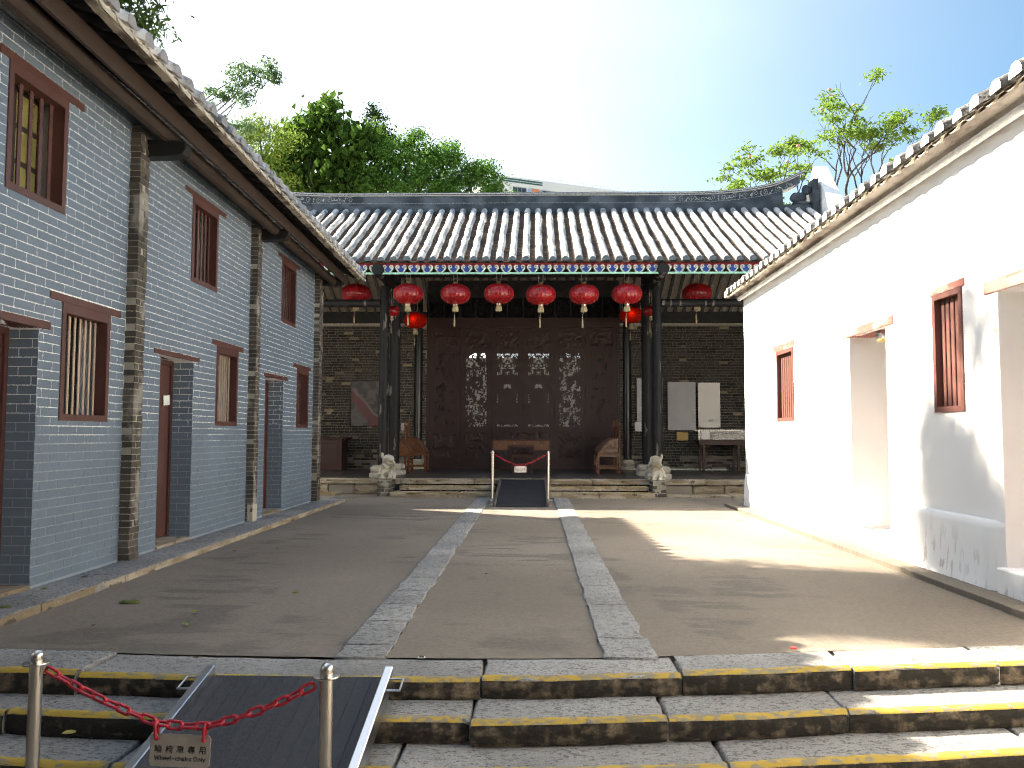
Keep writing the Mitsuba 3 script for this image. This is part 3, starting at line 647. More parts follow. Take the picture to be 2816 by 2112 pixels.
lb = put('low_step', slab([(-5.4, 16.95), (-4.08, 16.95), (-4.0, 17.17), (-5.4, 17.17)], -0.03, 0.05, 0.01, 0.006, 0.1), 'ochre_granite', pf, smooth=50)
put('painted_line', bx(-5.3, -4.1, 16.952, 16.99, 0.047, 0.054), 'yellow_paint', lb)
hst = thing('hall_steps', 'worn ochre granite steps with yellow edges leading up to the hall', 'steps')
for z0, z1, y0, segs in ((-0.03, 0.092, 16.40, [(-2.86, -1.50), (-1.50, -0.78), (0.30, 1.3), (1.3, 2.42)]), (0.118, 0.197, 16.80, [(-2.74, -0.78), (0.30, 0.95), (0.95, 2.34)])):
    for a, b in segs:
        s = put('slab', slab([(a + .004, y0), (b - .004, y0 + .01 * rng.normal()), (b - .004, 17.18), (a + .004, 17.18)], z0, z1, 0.018, 0.007, 0.08), 'ochre_granite', hst, smooth=50)
        put('painted_line', bx(a + .03, b - .03, y0 + 0.012, y0 + 0.048, z1 - 0.004, z1 + 0.004), 'yellow_paint', s)

for a, b, y0, z0, z1 in ((-2.72, -0.79, 16.835, 0.05, 0.116), (0.31, 2.33, 16.835, 0.05, 0.116), (-2.78, -0.72, 17.205, 0.16, 0.22), (0.28, 2.6, 17.205, 0.16, 0.22)):
    put('bedding', bx(a, b, y0, 17.23, z0, z1), 'grimy_granite', hst)
# columns on stone bases
def column(x, y, r, gloss, ztop, base):
    c = put('column', lathe([(r * 0.98, HF + base - 0.01), (r * 1.03, 1.6), (r, 3.0), (r * 0.94, ztop), (0.001, ztop)], 28), 'black_gloss' if gloss else 'black_lacquer', hl, smooth=40, M=mv(x, y, 0))
    if gloss:
        put('base', lathe([(0.001, HF), (0.19, HF), (0.20, HF + 0.07), (0.15, HF + 0.11), (0.185, HF + .19), (0.16, HF + base), (0.001, HF + base)], 24), 'base_stone', c, smooth=40, M=mv(x, y, 0))
    else:
        put('base', cat([wob(bx(x - .25, x + .25, y - .25, y + .25, HF, HF + base * 0.42, 0.012), .003, 9), bx(x - .235, x + .235, y - .235, y + .235, HF + base * 0.42, HF + base, 0.04)]), 'base_stone', c, smooth=40)
for x in (-3.29, 2.70): column(x, 17.93, 0.107, False, 4.52, 0.26)
for x in (-3.275, 2.655): column(x, 19.25, 0.128, False, 5.1, 0.26)
for x in (-3.16, 2.55): column(x, 22.42, 0.112, True, 5.0, 0.27)
# beams
for x in (-3.23, 2.66):
    put('beam', lathe([(0.001, 0), (0.112, 0.0), (0.125, 0.03), (0.125, 5.6), (0.001, 5.6)], 20), 'black_lacquer', hl, smooth=40, M=mv(x, 16.70, 4.66) @ rx(-math.pi / 2))
for a, b in ((-7.2, -3.38), (2.80, 7.2)):
    put('side_beam', rod((a, 17.93, 4.14), (b, 17.93, 4.14), 0.088, 16), 'black_lacquer', hl, smooth=40)
put('purlin', rod((-7.2, 17.95, 4.93), (7.2, 17.95, 4.93), 0.09, 12), 'black_wood', hl, smooth=40)
put('purlin', rod((-7.2, 19.3, 5.62), (7.2, 19.3, 5.62), 0.10, 12), 'black_wood', hl, smooth=40)
put('purlin', rod((-7.2, 20.8, 6.42), (7.2, 20.8, 6.42), 0.11, 12), 'black_wood', hl, smooth=40)
put('tie_beam', bx(-3.2, 2.6, 19.15, 19.35, 4.98, 5.26, 0.02), 'black_wood', hl)
# back wall of bricks either side of the screen
def hallwall(x0, x1):
    w = put('brick_wall', bx(x0, x1, 22.42, 22.7, HF, 4.25), 'hall_joint', hl)
    R = []; C = []
    z = HF + 0.01; r = 0
    while z < 4.19:
        x = x0 - rng.random() * 0.25
        while x < x1:
            L = 0.25 * rng.choice([1, 1, 1, 0.5, 0.75]); a, b = max(x + 0.005, x0), min(x + L - 0.005, x1)
            if b - a > 0.03:
                R.append((a, b, 22.412 - 0.006 * rng.random(), 22.44, z + 0.005 + 0.003 * rng.random(), z + 0.068))
                k = 0.55 + 0.75 * rng.random(); c = np.array([0.052, 0.047, 0.041]) * k
                if rng.random() < 0.035: c = np.array([0.26, 0.21, 0.14]) * (0.6 + 0.6 * rng.random())
                if z < 0.62 and rng.random() < 0.5: c = np.array([0.19, 0.175, 0.155]) * (0.7 + 0.5 * rng.random())
                C.append(c)
            x += L
        z += 0.0735; r += 1
    tag(put('brickwork', boxes(R), 'vertex_matte', w, color=np.repeat(np.array(C), 8, 0)), 'old dark uneven bricks with pale joints', kind='stuff')
    put('cap_board', bx(x0, x1, 22.38, 22.7, 4.25, 4.30), 'base_stone', w)
    put('upper_board', bx(x0, x1, 22.40, 22.6, 4.30, 4.62), 'black_wood', w)
hallwall(-7.2, -2.94); hallwall(2.36, 7.2)
put('skirting', bx(2.68, 5.2, 22.33, 22.40, HF, HF + 0.035), 'scroll_white', hl)  # white strip standing in for a line of sunlight at the wall foot
# carved screen of six leaves
sn = put('screen', cat([bx(-2.94, -2.86, 22.42, 22.55, HF, 4.46), bx(2.28, 2.36, 22.42, 22.55, HF, 4.46), bx(-2.94, 2.36, 22.41, 22.56, 4.18, 4.46), bx(-2.94, 2.36, 22.38, 22.6, HF, 0.40)]), 'screen_wood', hl)
tag(sn, 'dark red timber screen of six tall leaves with openwork carving')
xb = np.linspace(-2.86, 2.28, 7)
def carve(seed, w, h, mirror, openness, centre=False):
    nx, nz = 56, 190
    gx, gz = np.meshgrid((np.arange(nx) + .5) / nx, (np.arange(nz) + .5) / nz, indexing='ij')
    mx = np.abs(gx - 0.5) if mirror else gx
    P = np.stack([mx * 12 + seed * 7, gz * 32, gx * 0 + seed], -1)
    f = np.abs(meshkit.fbm(P, 3, seed) - 0.5) * 2
    g2 = meshkit.noise(np.stack([mx * 7, gz * 17, gx * 0], -1), seed + 5)
    solid = (f < 0.23) | (g2 > openness) | (gx < 0.05) | (gx > 0.95) | (gz < 0.02) | (gz > 0.98)
    if centre: solid |= (gz < 0.70) & ~((np.abs(gx - 0.5) > 0.40) & (f > 0.45) & (gz > 0.3)) & ~((gz > 0.52) & (gz < 0.58) & (np.abs(gx - .5) < .16)) & (gz > 0.05)
    cw, chh = w / nx, h / nz; R = []
    for i in range(nx):
        j = 0
        while j < nz:
            if solid[i, j]:
                k = j
                while k + 1 < nz and solid[i, k + 1] and k - j < 5: k += 1
                d = 0.006 * f[i, j]
                R.append((i * cw, (i + 1) * cw, d, 0.035, j * chh, (k + 1) * chh)); j = k + 1
            else: j += 1
    return boxes(R)
for n in range(6):
    a, b = xb[n] + 0.004, xb[n + 1] - 0.004
    if n: put('cover_strip', bx(xb[n] - 0.02, xb[n] + 0.02, 22.505, 22.52, 0.40, 4.175), 'screen_wood', hl)
    o = sbox(a, 0.40, b, 4.175)
    for c, d in ((0.62, 1.31), (1.43, 3.52), (3.62, 4.09)): o = o.difference(sbox(a + 0.105, c, b - 0.105, d))
    lf_ = put('screen_leaf', ext(o, 0.06, 'xz').apply_transform(mv(0, 22.44, 0)), 'screen_wood', hl)
    op = [0.40, 0.54, 0.58, 0.58, 0.54, 0.42][n]
    w = b - a - 0.21
    put('carving', xf(carve([3, 8, 12, 12, 17, 25][n], w, 2.09, n in (2, 3), op, n in (2, 3)), mv(a + 0.105, 22.455, 1.43)), 'screen_wood', lf_)
    for c, d, s_ in ((0.62, 1.31, 40 + n), (3.62, 4.09, 60 + n)):
        gx, gz = np.meshgrid(np.linspace(0, w, 40), np.linspace(0, d - c, 40 if c < 1 else 28), indexing='ij')
        gy = 0.016 * np.clip(meshkit.fbm(np.stack([np.abs(gx - w / 2) * 14, gz * 14, gx * 0 + s_], -1), 3, s_) * 2.4 - 0.9, 0, 1)
        k = gx.shape[1]; ii, jj = np.meshgrid(np.arange(gx.shape[0] - 1), np.arange(k - 1), indexing='ij')
        qq = np.stack([ii * k + jj, (ii + 1) * k + jj, (ii + 1) * k + jj + 1, ii * k + jj + 1], -1).reshape(-1, 4)
        put('panel', trimesh.Trimesh(np.stack([gx + a + .105, 22.478 - gy, gz + c], -1).reshape(-1, 3), np.vstack([qq[:, [0, 1, 2]], qq[:, [0, 2, 3]]]), process=False), 'screen_wood', lf_, smooth=True)
    if n in (0, 5): put('backing', bx(a, b, 22.52, 22.54, 1.3, 3.6), 'black_wood', lf_)
# lattice transom above the screen
lt = put('transom', cat([bx(-2.94, 2.36, 22.45, 22.55, 5.02, 5.12)] + [bx(x - .02, x + .02, 22.45, 22.54, 4.46, 5.02) for x in np.linspace(-2.9, 2.32, 13)]), 'black_wood', hl)
ls = []
for x in np.arange(-3.5, 2.9, 0.075):
    for sgn in (1, -1):
        x1 = x + sgn * 0.56
        if x > -2.9 - .3 and x < 2.6: ls.append(rod((np.clip(x, -2.94, 2.36), 22.50 + sgn * .008, 4.46), (np.clip(x1, -2.94, 2.36), 22.50 + sgn * .008, 5.02), 0.009, 4))
put('backing', bx(-2.94, 2.36, 22.56, 22.58, 4.46, 5.12), 'black_wood', lt)  # added dark board that keeps light behind from showing through the lattice
tag(put('lattice', cat(ls), 'black_wood', lt), 'fine diagonal lattice of the transom', kind='stuff')
put('upper_wall', bx(-2.94, 2.36, 22.46, 22.56, 5.12, 5.50), 'black_wood', hl)

# gable walls and their white parapets
par = Polygon([(16.75, 0), (16.75, 4.92), (17.6, 5.42), (18.6, 6.0), (19.3, 6.42), (19.75, 6.78), (20.4, 7.42), (20.9, 8.0), (21.1, 8.22), (21.3, 8.0), (21.9, 7.35), (22.6, 6.7), (25.6, 5.0), (25.6, 0)])
for x in (-8.85, 7.24):
    put('gable', ext(par, 0.36, 'yz').apply_transform(mv(x)), 'white_wall', hl)

# roof
E0, R0 = (16.70, 4.85), (20.78, 7.03)
sl = (R0[1] - E0[1]) / (R0[0] - E0[0])
hr = put('roof', trimesh.Trimesh(np.array([[x, y, z] for y, z in ((16.74, 4.80), (20.8, 6.93), (25.3, 4.6)) for x in (-8.5, 7.24)]), [[0, 1, 3], [0, 3, 2], [2, 3, 5], [2, 5, 4]], process=False), 'roof_boards', hl)
tag(hr, 'grey rolled-tile roof with a dark curved ridge')
RV3 = [roll_mesh(R0[0] - E0[0], 0.076, s + 40, sl, n=9, seg=34, sag=0.035) for s in range(7)]
bs('eaves_disc', (0.13, 0.16, 0.18), 0.8)
rolls3 = [(mikit.ply(a, 'tile_roll', smooth=True), mikit.ply(b, 'eaves_disc')) for a, b in RV3]
turn = rz(math.pi / 2)
hx = np.arange(-1.25 - 0.2735 * 26, 7.12, 0.2735)
perm = rng.permutation(70)
for i, x in enumerate(hx):
    m, c = rolls3[perm[i] % 7]
    Mi = mv(x, E0[0], E0[1]) @ turn
    k = put('tile_roll', m, None, hr, M=Mi); put('tile_end', c, None, hr, M=Mi)
# pans: lapped curved tiles in every channel, too small to pick out singly
V, F, C = [], [], []
for x in hx[:-1]:
    for j in range(88):
        t0 = j / 88; y0 = E0[0] - 0.03 + t0 * (R0[0] - E0[0]); z0 = 4.80 + (y0 - 16.70) * sl - 0.035 * 4 * t0 * (1 - t0) + 0.006 * rng.random()
        g = np.linspace(-1, 1, 5); b0 = len(V); col = np.array([0.075, 0.058, 0.050]) * (0.5 + 0.9 * rng.random())
        if rng.random() < 0.12: col = np.array([0.16, 0.12, 0.09])
        for a in g: V.append([x + 0.1367 + a * 0.085, y0, z0 + 0.034 * a * a + 0.014])
        for a in g: V.append([x + 0.1367 + a * 0.085, y0 + 0.06, z0 + 0.06 * sl + 0.034 * a * a])
        for a in g: V.append([x + 0.1367 + a * 0.085, y0 + 0.002, z0 + 0.034 * a * a - 0.004])
        C += [col] * 15
        for q in range(4):
            F += [[b0 + q, b0 + q + 1, b0 + q + 6], [b0 + q, b0 + q + 6, b0 + q + 5], [b0 + 10 + q, b0 + 11 + q, b0 + q + 1], [b0 + 10 + q, b0 + q + 1, b0 + q]]
tag(put('pan_tile', trimesh.Trimesh(np.array(V), F, process=False), 'pan_tile', hr, color=np.array(C)), 'lapped dark pan tiles in the channels between the rolls', kind='stuff')
for x in hx:
    put('rafter', trimesh.Trimesh(*(lambda b: (b.vertices @ np.array([[1, 0, 0], [0, 1, 0], [0, 0.5246, 1]]).T, b.faces))(bx(x - .035, x + .035, 16.80, 20.8, 4.66 - 16.74 * .5246, 4.785 - 16.74 * .5246)), process=False), 'black_wood', hr)
for x in hx:
    put('rear_rafter', trimesh.Trimesh(*(lambda b: (b.vertices @ np.array([[1, 0, 0], [0, 1, 0], [0, -0.5178, 1]]).T, b.faces))(bx(x - .04, x + .04, 20.9, 25.2, 6.84 + 20.8 * .5178, 6.92 + 20.8 * .5178)), process=False), 'black_wood', hr)
# ridge with upturned ends
def zr(x):
    return np.interp(np.abs(x + 0.62), [0, 4.4, 4.9, 5.4, 5.8, 6.2, 6.5, 6.8, 7.1, 7.4, 7.6], [0, 0, 0.008, 0.03, 0.065, 0.115, 0.17, 0.25, 0.36, 0.51, 0.64])
def rsweep(x0, x1, y0, y1, zl, zh, n=70, follow=True, lowfollow=True, taper=0):
    xx = np.linspace(x0, x1, n); V = []
    for x in xx:
        o = float(zr(x)) if follow else 0.0; ol = o if lowfollow else 0.0
        V += [[x, y0, zl + ol], [x, y1, zl + ol], [x, y1, zh + o], [x, y0, zh + o]]
    F = []
    for i in range(n - 1):
        for c in range(4):
            p, q = i * 4 + c, i * 4 + (c + 1) % 4; F += [[p, p + 4, q + 4], [p, q + 4, q]]
    e = (n - 1) * 4; F += [[0, 1, 2], [0, 2, 3], [e, e + 2, e + 1], [e, e + 3, e + 2]]
    return trimesh.Trimesh(V, F, process=False)
rd = put('ridge', cat([rsweep(-8.0, 6.75, 20.66, 21.0, 7.155, 7.345), rsweep(-7.5, 6.3, 20.62, 21.04, 6.95, 7.15, lowfollow=False), rsweep(-8.4, 7.2, 20.62, 21.04, 6.80, 7.08, follow=False)]), 'ridge_plaster', hr)
put('ridge_moulding', cat([rsweep(-7.9, 6.62, 20.635, 21.03, 7.14, 7.162), rsweep(-8.05, 6.8, 20.63, 21.03, 7.345, 7.37), rsweep(-8.1, 6.85, 20.60, 21.06, 7.385, 7.41)]), 'ridge_white', rd)
put('ridge_cap', cat([rsweep(-8.06, 6.82, 20.62, 21.04, 7.37, 7.385), rsweep(-8.12, 6.88, 20.64, 21.02, 7.41, 7.435)]), 'ridge_plaster', rd)
def spiral(cx, cz, r0, r1, turns, a0, n=26):
    t = np.linspace(0, 1, n); a = a0 + turns * 2 * np.pi * t; r = r0 + (r1 - r0) * t
    return np.c_[cx + r * np.cos(a), np.zeros(n), cz + r * np.sin(a)]
for sgn in (-1, 1):
    k = 0
    for u in np.linspace(4.1, 7.05, 12):
        cx = sgn * u - 0.62; cz = 7.25 + float(zr(cx)) + 0.012 * (-1) ** k
        P = spiral(cx, cz, 0.075, 0.012, 1.35 * (1 if k % 2 else -1), rng.random() * 6); P[:, 1] = 20.657
        put('ridge_scroll', tube(P, np.linspace(0.008, 0.013, len(P)), 5, flat=0.6), 'ridge_white', rd)
        for q in range(3):
            a = rng.random() * 6.28; L = 0.09
            put('ridge_leaf', tube([[cx + sgn * 0.13, 20.657, cz], [cx + sgn * .13 + L * .5 * math.cos(a), 20.655, cz + .05 * math.sin(a)], [cx + sgn * .13 + L * math.cos(a), 20.657, cz + 0.07 * math.sin(a)]], [0.005, 0.013, 0.003], 5), 'ridge_white', rd)
        k += 1
    ex = 7.03 if sgn > 0 else -8.42
    put('ridge_end', bx(ex, ex + 0.14, 20.5, 21.1, 6.65, 7.72, 0.01), 'ridge_plaster', rd)
    put('ridge_ornament', wob(cat([ell((sgn * 7.34 - .62, 20.72, 7.27), (0.21, 0.14, 0.15)), ell((sgn * 7.55 - .62, 20.72, 7.47), (0.12, 0.12, 0.14)), ell((sgn * 7.42 - .62, 20.72, 7.12), (0.25, 0.15, 0.06))]), 0.025, 8), 'ridge_plaster', rd, smooth=True)

# painted fretwork board under the eaves
fb = put('eaves_board', cat([bx(-8.4, 7.2, 16.80, 16.83, 4.755, 4.80), bx(-8.4, 7.2, 16.78, 16.80, 4.775, 4.79)]), 'red_paint', hl)
tag(fb, 'eaves board of blue and white painted scrollwork with a red top and mint green lower edge')
put('lower_rail', bx(-8.4, 7.2, 16.785, 16.825, 4.566, 4.602), 'mint_paint', fb)
def scroll_unit():
    """half a heart: from the valley point up and out into a curl"""
    t = np.linspace(0, 1, 12)
    A = np.c_[0.002 + 0.085 * t ** 0.75 + 0.0, np.zeros(12), 0.0 + 0.075 * t ** 1.6]
    B = spiral(0.066, 0.117, 0.044, 0.010, 1.25, -0.85, 26)
    return np.vstack([A[:-1], B])
h = scroll_unit()
su = []; sg = []
for sgn in (1, -1):
    P = h * np.array([sgn, 1, 1]); su.append(tube(P, np.r_[np.linspace(0.011, 0.018, 12), np.linspace(0.021, 0.012, len(P) - 12)], 6, flat=0.7))
    Q = h[:16] * np.array([sgn, 1, 1]) + np.array([sgn * 0.012, 0.006, -0.010]); sg.append(tube(Q, 0.010, 6, flat=0.5))
su = mikit.ply(cat(su), 'scroll_white', smooth=40); sg = mikit.ply(cat(sg), 'scroll_green', smooth=40)
bp = Polygon([(0, 0.004), (0.035, 0.022), (0.085, 0.062), (0.118, 0.11), (0.1367, 0.12), (0.1367, 0.168), (-0.1367, 0.168), (-0.1367, 0.12), (-0.118, 0.11), (-0.085, 0.062), (-0.035, 0.022)])
bpm = mikit.ply(ext(bp, 0.014, 'xz'), 'blue_paint')
rb = mikit.ply(cat([ell((0, 0, 0.004), (0.020, 0.014, 0.024), 1), ell((-0.022, 0, 0.016), (0.018, 0.012, 0.018), 1), ell((0.022, 0, 0.016), (0.018, 0.012, 0.018), 1)]), 'red_paint', smooth=True)
for x in hx[:-1]:
    xc = x + 0.1367
    put('board_piece', bpm, None, fb, M=mv(xc, 16.806, 4.594))
    put('scroll', su, None, fb, M=mv(xc, 16.797, 4.598))
    put('scroll_outline', sg, None, fb, M=mv(xc, 16.80, 4.598))
    put('red_flower', rb, None, fb, M=mv(x, 16.795, 4.735))
# ------------------------------------------------------------------ lanterns
def lantern_meshes(R, hgt, N=26):
    a = np.linspace(-1, 1, 25); prof = [(R * max(0.19, math.sqrt(max(0, 1 - abs(t) ** 2.15)) ** 0.92), t * hgt / 2) for t in a]
    body = lathe(prof, N * 6, lambda g: 1 - 0.020 * np.abs(np.sin(g * N / 2)) ** 0.6 * 1.0)
    seams = []
    for i in range(N):
        g = 2 * math.pi * i / N
        seams.append(tube([[(r + 0.001) * math.cos(g), (r + .001) * math.sin(g), z] for r, z in prof[1:-1]], 0.0035 * R / .31, 4, caps=False))
    return body, cat(seams)
_lan = {}
def lantern(x, y, z, R, label, group, lit=False, hang=0.16, tassel=True, gap=0.07):
    hgt = R * 1.36; s = R / 0.31
    if (R, lit) not in _lan:
        b, sm = lantern_meshes(R, hgt)
        cap = lathe([(0.001, .055 * s), (0.045 * s, .055 * s), (0.050 * s, .045 * s), (.042 * s, .03 * s), (.050 * s, .015 * s), (0.062 * s, 0), (0.001, 0)], 20)
        low = lathe([(0.001, 0), (0.058 * s, 0), (0.062 * s, -.012 * s), (.048 * s, -.045 * s), (.055 * s, -.06 * s), (0.001, -.06 * s)], 20)
        fr = lathe([(0.054 * s, 0), (0.062 * s, -.03 * s), (0.066 * s, -.10 * s), (0.058 * s, -.105 * s), (0.001, -.09 * s)], 36, lambda g: 1 + 0.05 * np.sin(g * 12))
        rose = lathe([(0.10 * s, 0.035 * s), (0.145 * s, 0.045 * s), (0.12 * s, .02 * s), (0.06 * s, 0.0)], 24, lambda g: 1 + 0.12 * np.sin(g * 6))
        ts = cat([lathe([(0.001, 0), (0.012 * s, -0.01), (0.008 * s, -.03), (0.014 * s, -.06), (0.018 * s, -.22), (0.001, -.23)], 10)])
        _lan[R, lit] = [mikit.ply(b, 'lit_shade' if lit else 'lantern_red', smooth=40), mikit.ply(sm, 'lantern_seam', smooth=True), mikit.ply(cap, 'gold', smooth=40), mikit.ply(low, 'silver_gold', smooth=40),
                        mikit.ply(fr, 'tassel_cream', smooth=30), mikit.ply(rose, 'gold', smooth=40), mikit.ply(ts, 'tassel_cream', smooth=50)]
    b, sm, cap, low, fr, rose, ts = _lan[R, lit]
    k = thing('red_lantern', label, 'lantern', group)
    turn = mv(x, y, z) @ rz(rng.random() * 6)
    sh = put('shade', b, None, k, M=turn); put('seam', sm, None, sh, M=turn)
    put('cap', cap, None, k, M=mv(x, y, z + hgt / 2 - 0.008)); put('lower_cap', low, None, k, M=mv(x, y, z - hgt / 2 + 0.008)); put('rosette', rose, None, k, M=mv(x, y, z - hgt / 2 + 0.008))
    put('fringe', fr, None, k, M=mv(x, y, z - hgt / 2 - 0.05 * s) @ rz(rng.random()))
    for sgn in (-1, 1):
        put('string', rod((x + sgn * 0.042 * s, y, z + hgt / 2 + .04 * s), (x + sgn * 0.047 * s, y, z + hgt / 2 + hang), 0.0035, 5), 'string_white', k)
    if tassel:
        zt = z - hgt / 2 - 0.15 * s
        dx = rng.normal() * 0.01
        put('tassel', ts, None, k, M=mv(x - 0.02 + dx, y, zt - gap))
        put('bead', ell((x - .02 + dx, y, zt - gap - .03), (.013 * s, .013 * s, .014), 1), 'red_bead', k, smooth=True)
        put('tassel_cord', rod((x, y, zt + .05), (x - .02 + dx, y, zt - gap), 0.003, 5), 'string_white', k)
    if lit:
        b = key('bulb', k)
        scene[b] = {'type': 'sphere', 'center': [x - 0.02, y - R * 0.80, z + 0.01], 'radius': 0.022, 'emitter': {'type': 'area', 'radiance': {'type': 'rgb', 'value': [9, 3.6, 0.5]}}}
    return k
G = 'red lanterns hung along the eaves'
names = ['first red lantern right of the left front column', 'second red lantern from the left between the front columns', 'third red lantern from the left between the front columns, without a long tassel', 'red lantern above the right post of the far ramp',
         'fifth red lantern from the left between the front columns', 'red lantern just left of the right front column']
for x, z, n, ts in ((-2.64, 4.195, names[0], True), (-1.64, 4.19, names[1], True), (-0.73, 4.20, names[2], False), (0.15, 4.175, names[3], True), (1.05, 4.18, names[4], True), (1.945, 4.19, names[5], True)):
    lantern(x, 17.05, z, 0.312, n, G, hang=0.21, tassel=ts, gap=0.07 + 0.05 * rng.random())
lantern(-4.10, 18.7, 4.49, 0.335, 'red lantern half hidden behind the side beam above the painting', G, hang=0.5)
lantern(3.73, 18.7, 4.48, 0.335, 'red lantern half hidden behind the side beam above the wall panels on the right', G, hang=0.5)
lantern(-3.08, 21.2, 4.21, 0.305, 'lit red lantern deeper in the hall near the left carved armchairs, glowing orange', 'lit lanterns inside the hall', lit=True, hang=0.8)
lantern(2.53, 21.2, 4.345, 0.305, 'lit red lantern deeper in the hall near the right sign stand, glowing orange', 'lit lanterns inside the hall', lit=True, hang=0.7)
lantern(-3.20, 18.35, 4.03, 0.175, 'small red lantern peeping out behind the left front column', 'small lanterns behind the front columns', hang=0.5)
lantern(2.64, 18.45, 4.04, 0.175, 'small red lantern peeping out behind the right front column', 'small lanterns behind the front columns', hang=0.5)

# ------------------------------------------------------------------ stone lions on brick pedestals
def lion(sgn):
    def E(c, r): return m3.Manifold.sphere(1.0, 32).scale(list(r)).translate([c[0] * sgn, c[1], c[2]])
    body = [E((0.02, 0.01, 0.20), (0.135, 0.145, 0.19)), E((-0.04, 0.08, 0.13), (0.13, 0.13, 0.13)), E((0.03, -0.05, 0.24), (0.11, 0.09, 0.12)),
            E((0.045, -0.075, 0.375), (0.118, 0.105, 0.10)), E((0.085, -0.145, 0.335), (0.07, 0.06, 0.05)), E((0.09, -0.155, 0.305), (0.06, 0.05, 0.03)), E((0.092, -0.195, 0.352), (0.025, 0.018, 0.018)),
            E((-0.045, -0.03, 0.40), (0.035, 0.04, 0.05)), E((-0.078, -0.04, 0.455), (0.026, 0.030, 0.058)), E((0.115, -0.015, 0.41), (0.03, 0.04, 0.045)),
            E((0.05, -0.155, 0.40), (0.030, 0.022, 0.022)), E((0.115, -0.135, 0.40), (0.028, 0.022, 0.022)),
            E((-0.045, -0.10, 0.11), (0.045, 0.05, 0.12)), E((0.085, -0.10, 0.11), (0.045, 0.05, 0.12)), E((-0.045, -0.125, 0.022), (0.05, 0.065, 0.03)), E((0.085, -0.125, 0.022), (0.05, 0.065, 0.03)),
            E((-0.12, 0.05, 0.07), (0.06, 0.10, 0.075)), E((0.13, 0.05, 0.07), (0.055, 0.10, 0.075)), E((-0.10, -0.01, 0.02), (0.05, 0.08, 0.025)), E((0.15, 0.0, 0.02), (0.04, 0.07, 0.025)), E((0.03, 0.12, 0.25), (0.05, 0.06, 0.14))]
    for i in range(7):
        a = 3.5 + i * 0.5; body.append(E((0.045 + 0.105 * math.cos(a), -0.05 + 0.02 * math.sin(i * 1.7), 0.30 + 0.08 * math.sin(a)), (0.034, 0.05, 0.036)))
    for i in range(5): body.append(E((-0.05 + 0.035 * i * 1.2, -0.135, 0.235 - 0.03 * abs(i - 2) * -0.6), (0.022, 0.02, 0.022)))
    m = m3.Manifold.batch_boolean(body, m3.OpType.Add).refine_to_length(0.014).to_mesh()
    t = trimesh.Trimesh(m.vert_properties[:, :3], m.tri_verts, process=True)
    trimesh.smoothing.filter_taubin(t, iterations=8)
    v = t.vertices; n = t.vertex_normals
    t.vertices = v + n * ((meshkit.fbm(v * 26, 3, 4) - 0.5) * 0.014)[:, None]
    t.vertices[:, 2] -= t.vertices[:, 2].min()
    return t
for sgn, x0, side in ((1, -3.02, 'left'), (-1, 2.53, 'right')):
    pd = thing('brick_pedestal', f'short weathered grey brick pedestal under the {side} stone lion', 'pedestal', 'pedestals of the lions')
    y0 = 16.62
    put('core', bx(x0 - .13, x0 + .13, y0 + .01, 17.15, -0.02, 0.318), 'pier_joint', pd)
    for r in range(4):
        z = 0.0 + r * 0.08; j = lambda: 0.008 * rng.normal()
        xs_ = [x0 - .145, x0 + (0.02 if r % 2 else -0.05), x0 + .145]
        for a, b in zip(xs_[:-1], xs_[1:]):
            put('brick', wob(bx(a + .006 + j() * .5, b - .006 + j() * .5, y0 + j(), 17.13, z + .006, z + .074, .008).subdivide().subdivide(), 0.006, 14, r), 'pier_brick', pd, smooth=50)
    tag(put('stone_lion', xf(lion(sgn), mv(x0 + 0.005 * sgn, 16.87, 0.322) @ sc(1.03, 1.0, 1.06)), 'lion_stone', smooth=60),
        f'weathered pale stone lion on the {side} pedestal, head turned towards the steps', 'stone lion', 'stone lions beside the hall steps')

# ------------------------------------------------------------------ wheelchair ramps with barrier posts, chains and signs
def stanchion(x, y, z0, z1, label, group, r=0.0205):
    k = thing('barrier_post', label, 'post', group)
    put('pole', lathe([(0.001, z0), (r, z0), (r, z1 - 0.046), (0.001, z1 - 0.046)], 24), 'steel', k, smooth=40, M=mv(x, y, 0))
    put('collar', lathe([(r, z1 - .046), (r * 2.0, z1 - .045), (r * 2.05, z1 - .042), (r * 2.0, z1 - .039), (r, z1 - .038)], 28), 'steel', k, smooth=40, M=mv(x, y, 0))
    put('top_cap', lathe([(r * .96, z1 - .038), (r * 1.0, z1 - .02), (r * .95, z1 - .012), (r * .7, z1 - .003), (0.001, z1)], 24), 'steel', k, smooth=50, M=mv(x, y, 0))
    put('foot', lathe([(0.001, z0), (r * 3.2, z0), (r * 3.2, z0 + 0.008), (r * 1.2, z0 + .014), (r, z0 + .03)], 24), 'steel', k, smooth=40, M=mv(x, y, 0))
    return k
def link_mesh(L, Wd, r):
    t = np.linspace(0, 2 * np.pi, 21)[:-1]; h = (L - Wd) / 2
    P = np.array([[np.sign(math.cos(a)) * h + (Wd / 2 - r) * math.cos(a), (Wd / 2 - r) * math.sin(a), 0] for a in t])
    P = np.vstack([P, P[:1]]); V = []; n = 7; g = np.arange(n) * 2 * np.pi / n
    d = np.roll(P[:-1], -1, 0) - np.roll(P[:-1], 1, 0); d /= np.linalg.norm(d, axis=1, keepdims=True); o = np.c_[d[:, 1], -d[:, 0], d[:, 2]]
    for p, q in zip(P[:-1], o): V += [p + r * (math.cos(a) * q + math.sin(a) * np.array([0, 0, 1])) for a in g]
    k = len(P) - 1; i, j = np.meshgrid(np.arange(k), np.arange(n), indexing='ij')
    q = np.stack([i * n + j, i * n + (j + 1) % n, ((i + 1) % k) * n + (j + 1) % n, ((i + 1) % k) * n + j], -1).reshape(-1, 4)
    return trimesh.Trimesh(np.array(V), np.vstack([q[:, [0, 1, 2]], q[:, [0, 2, 3]]]), process=False)
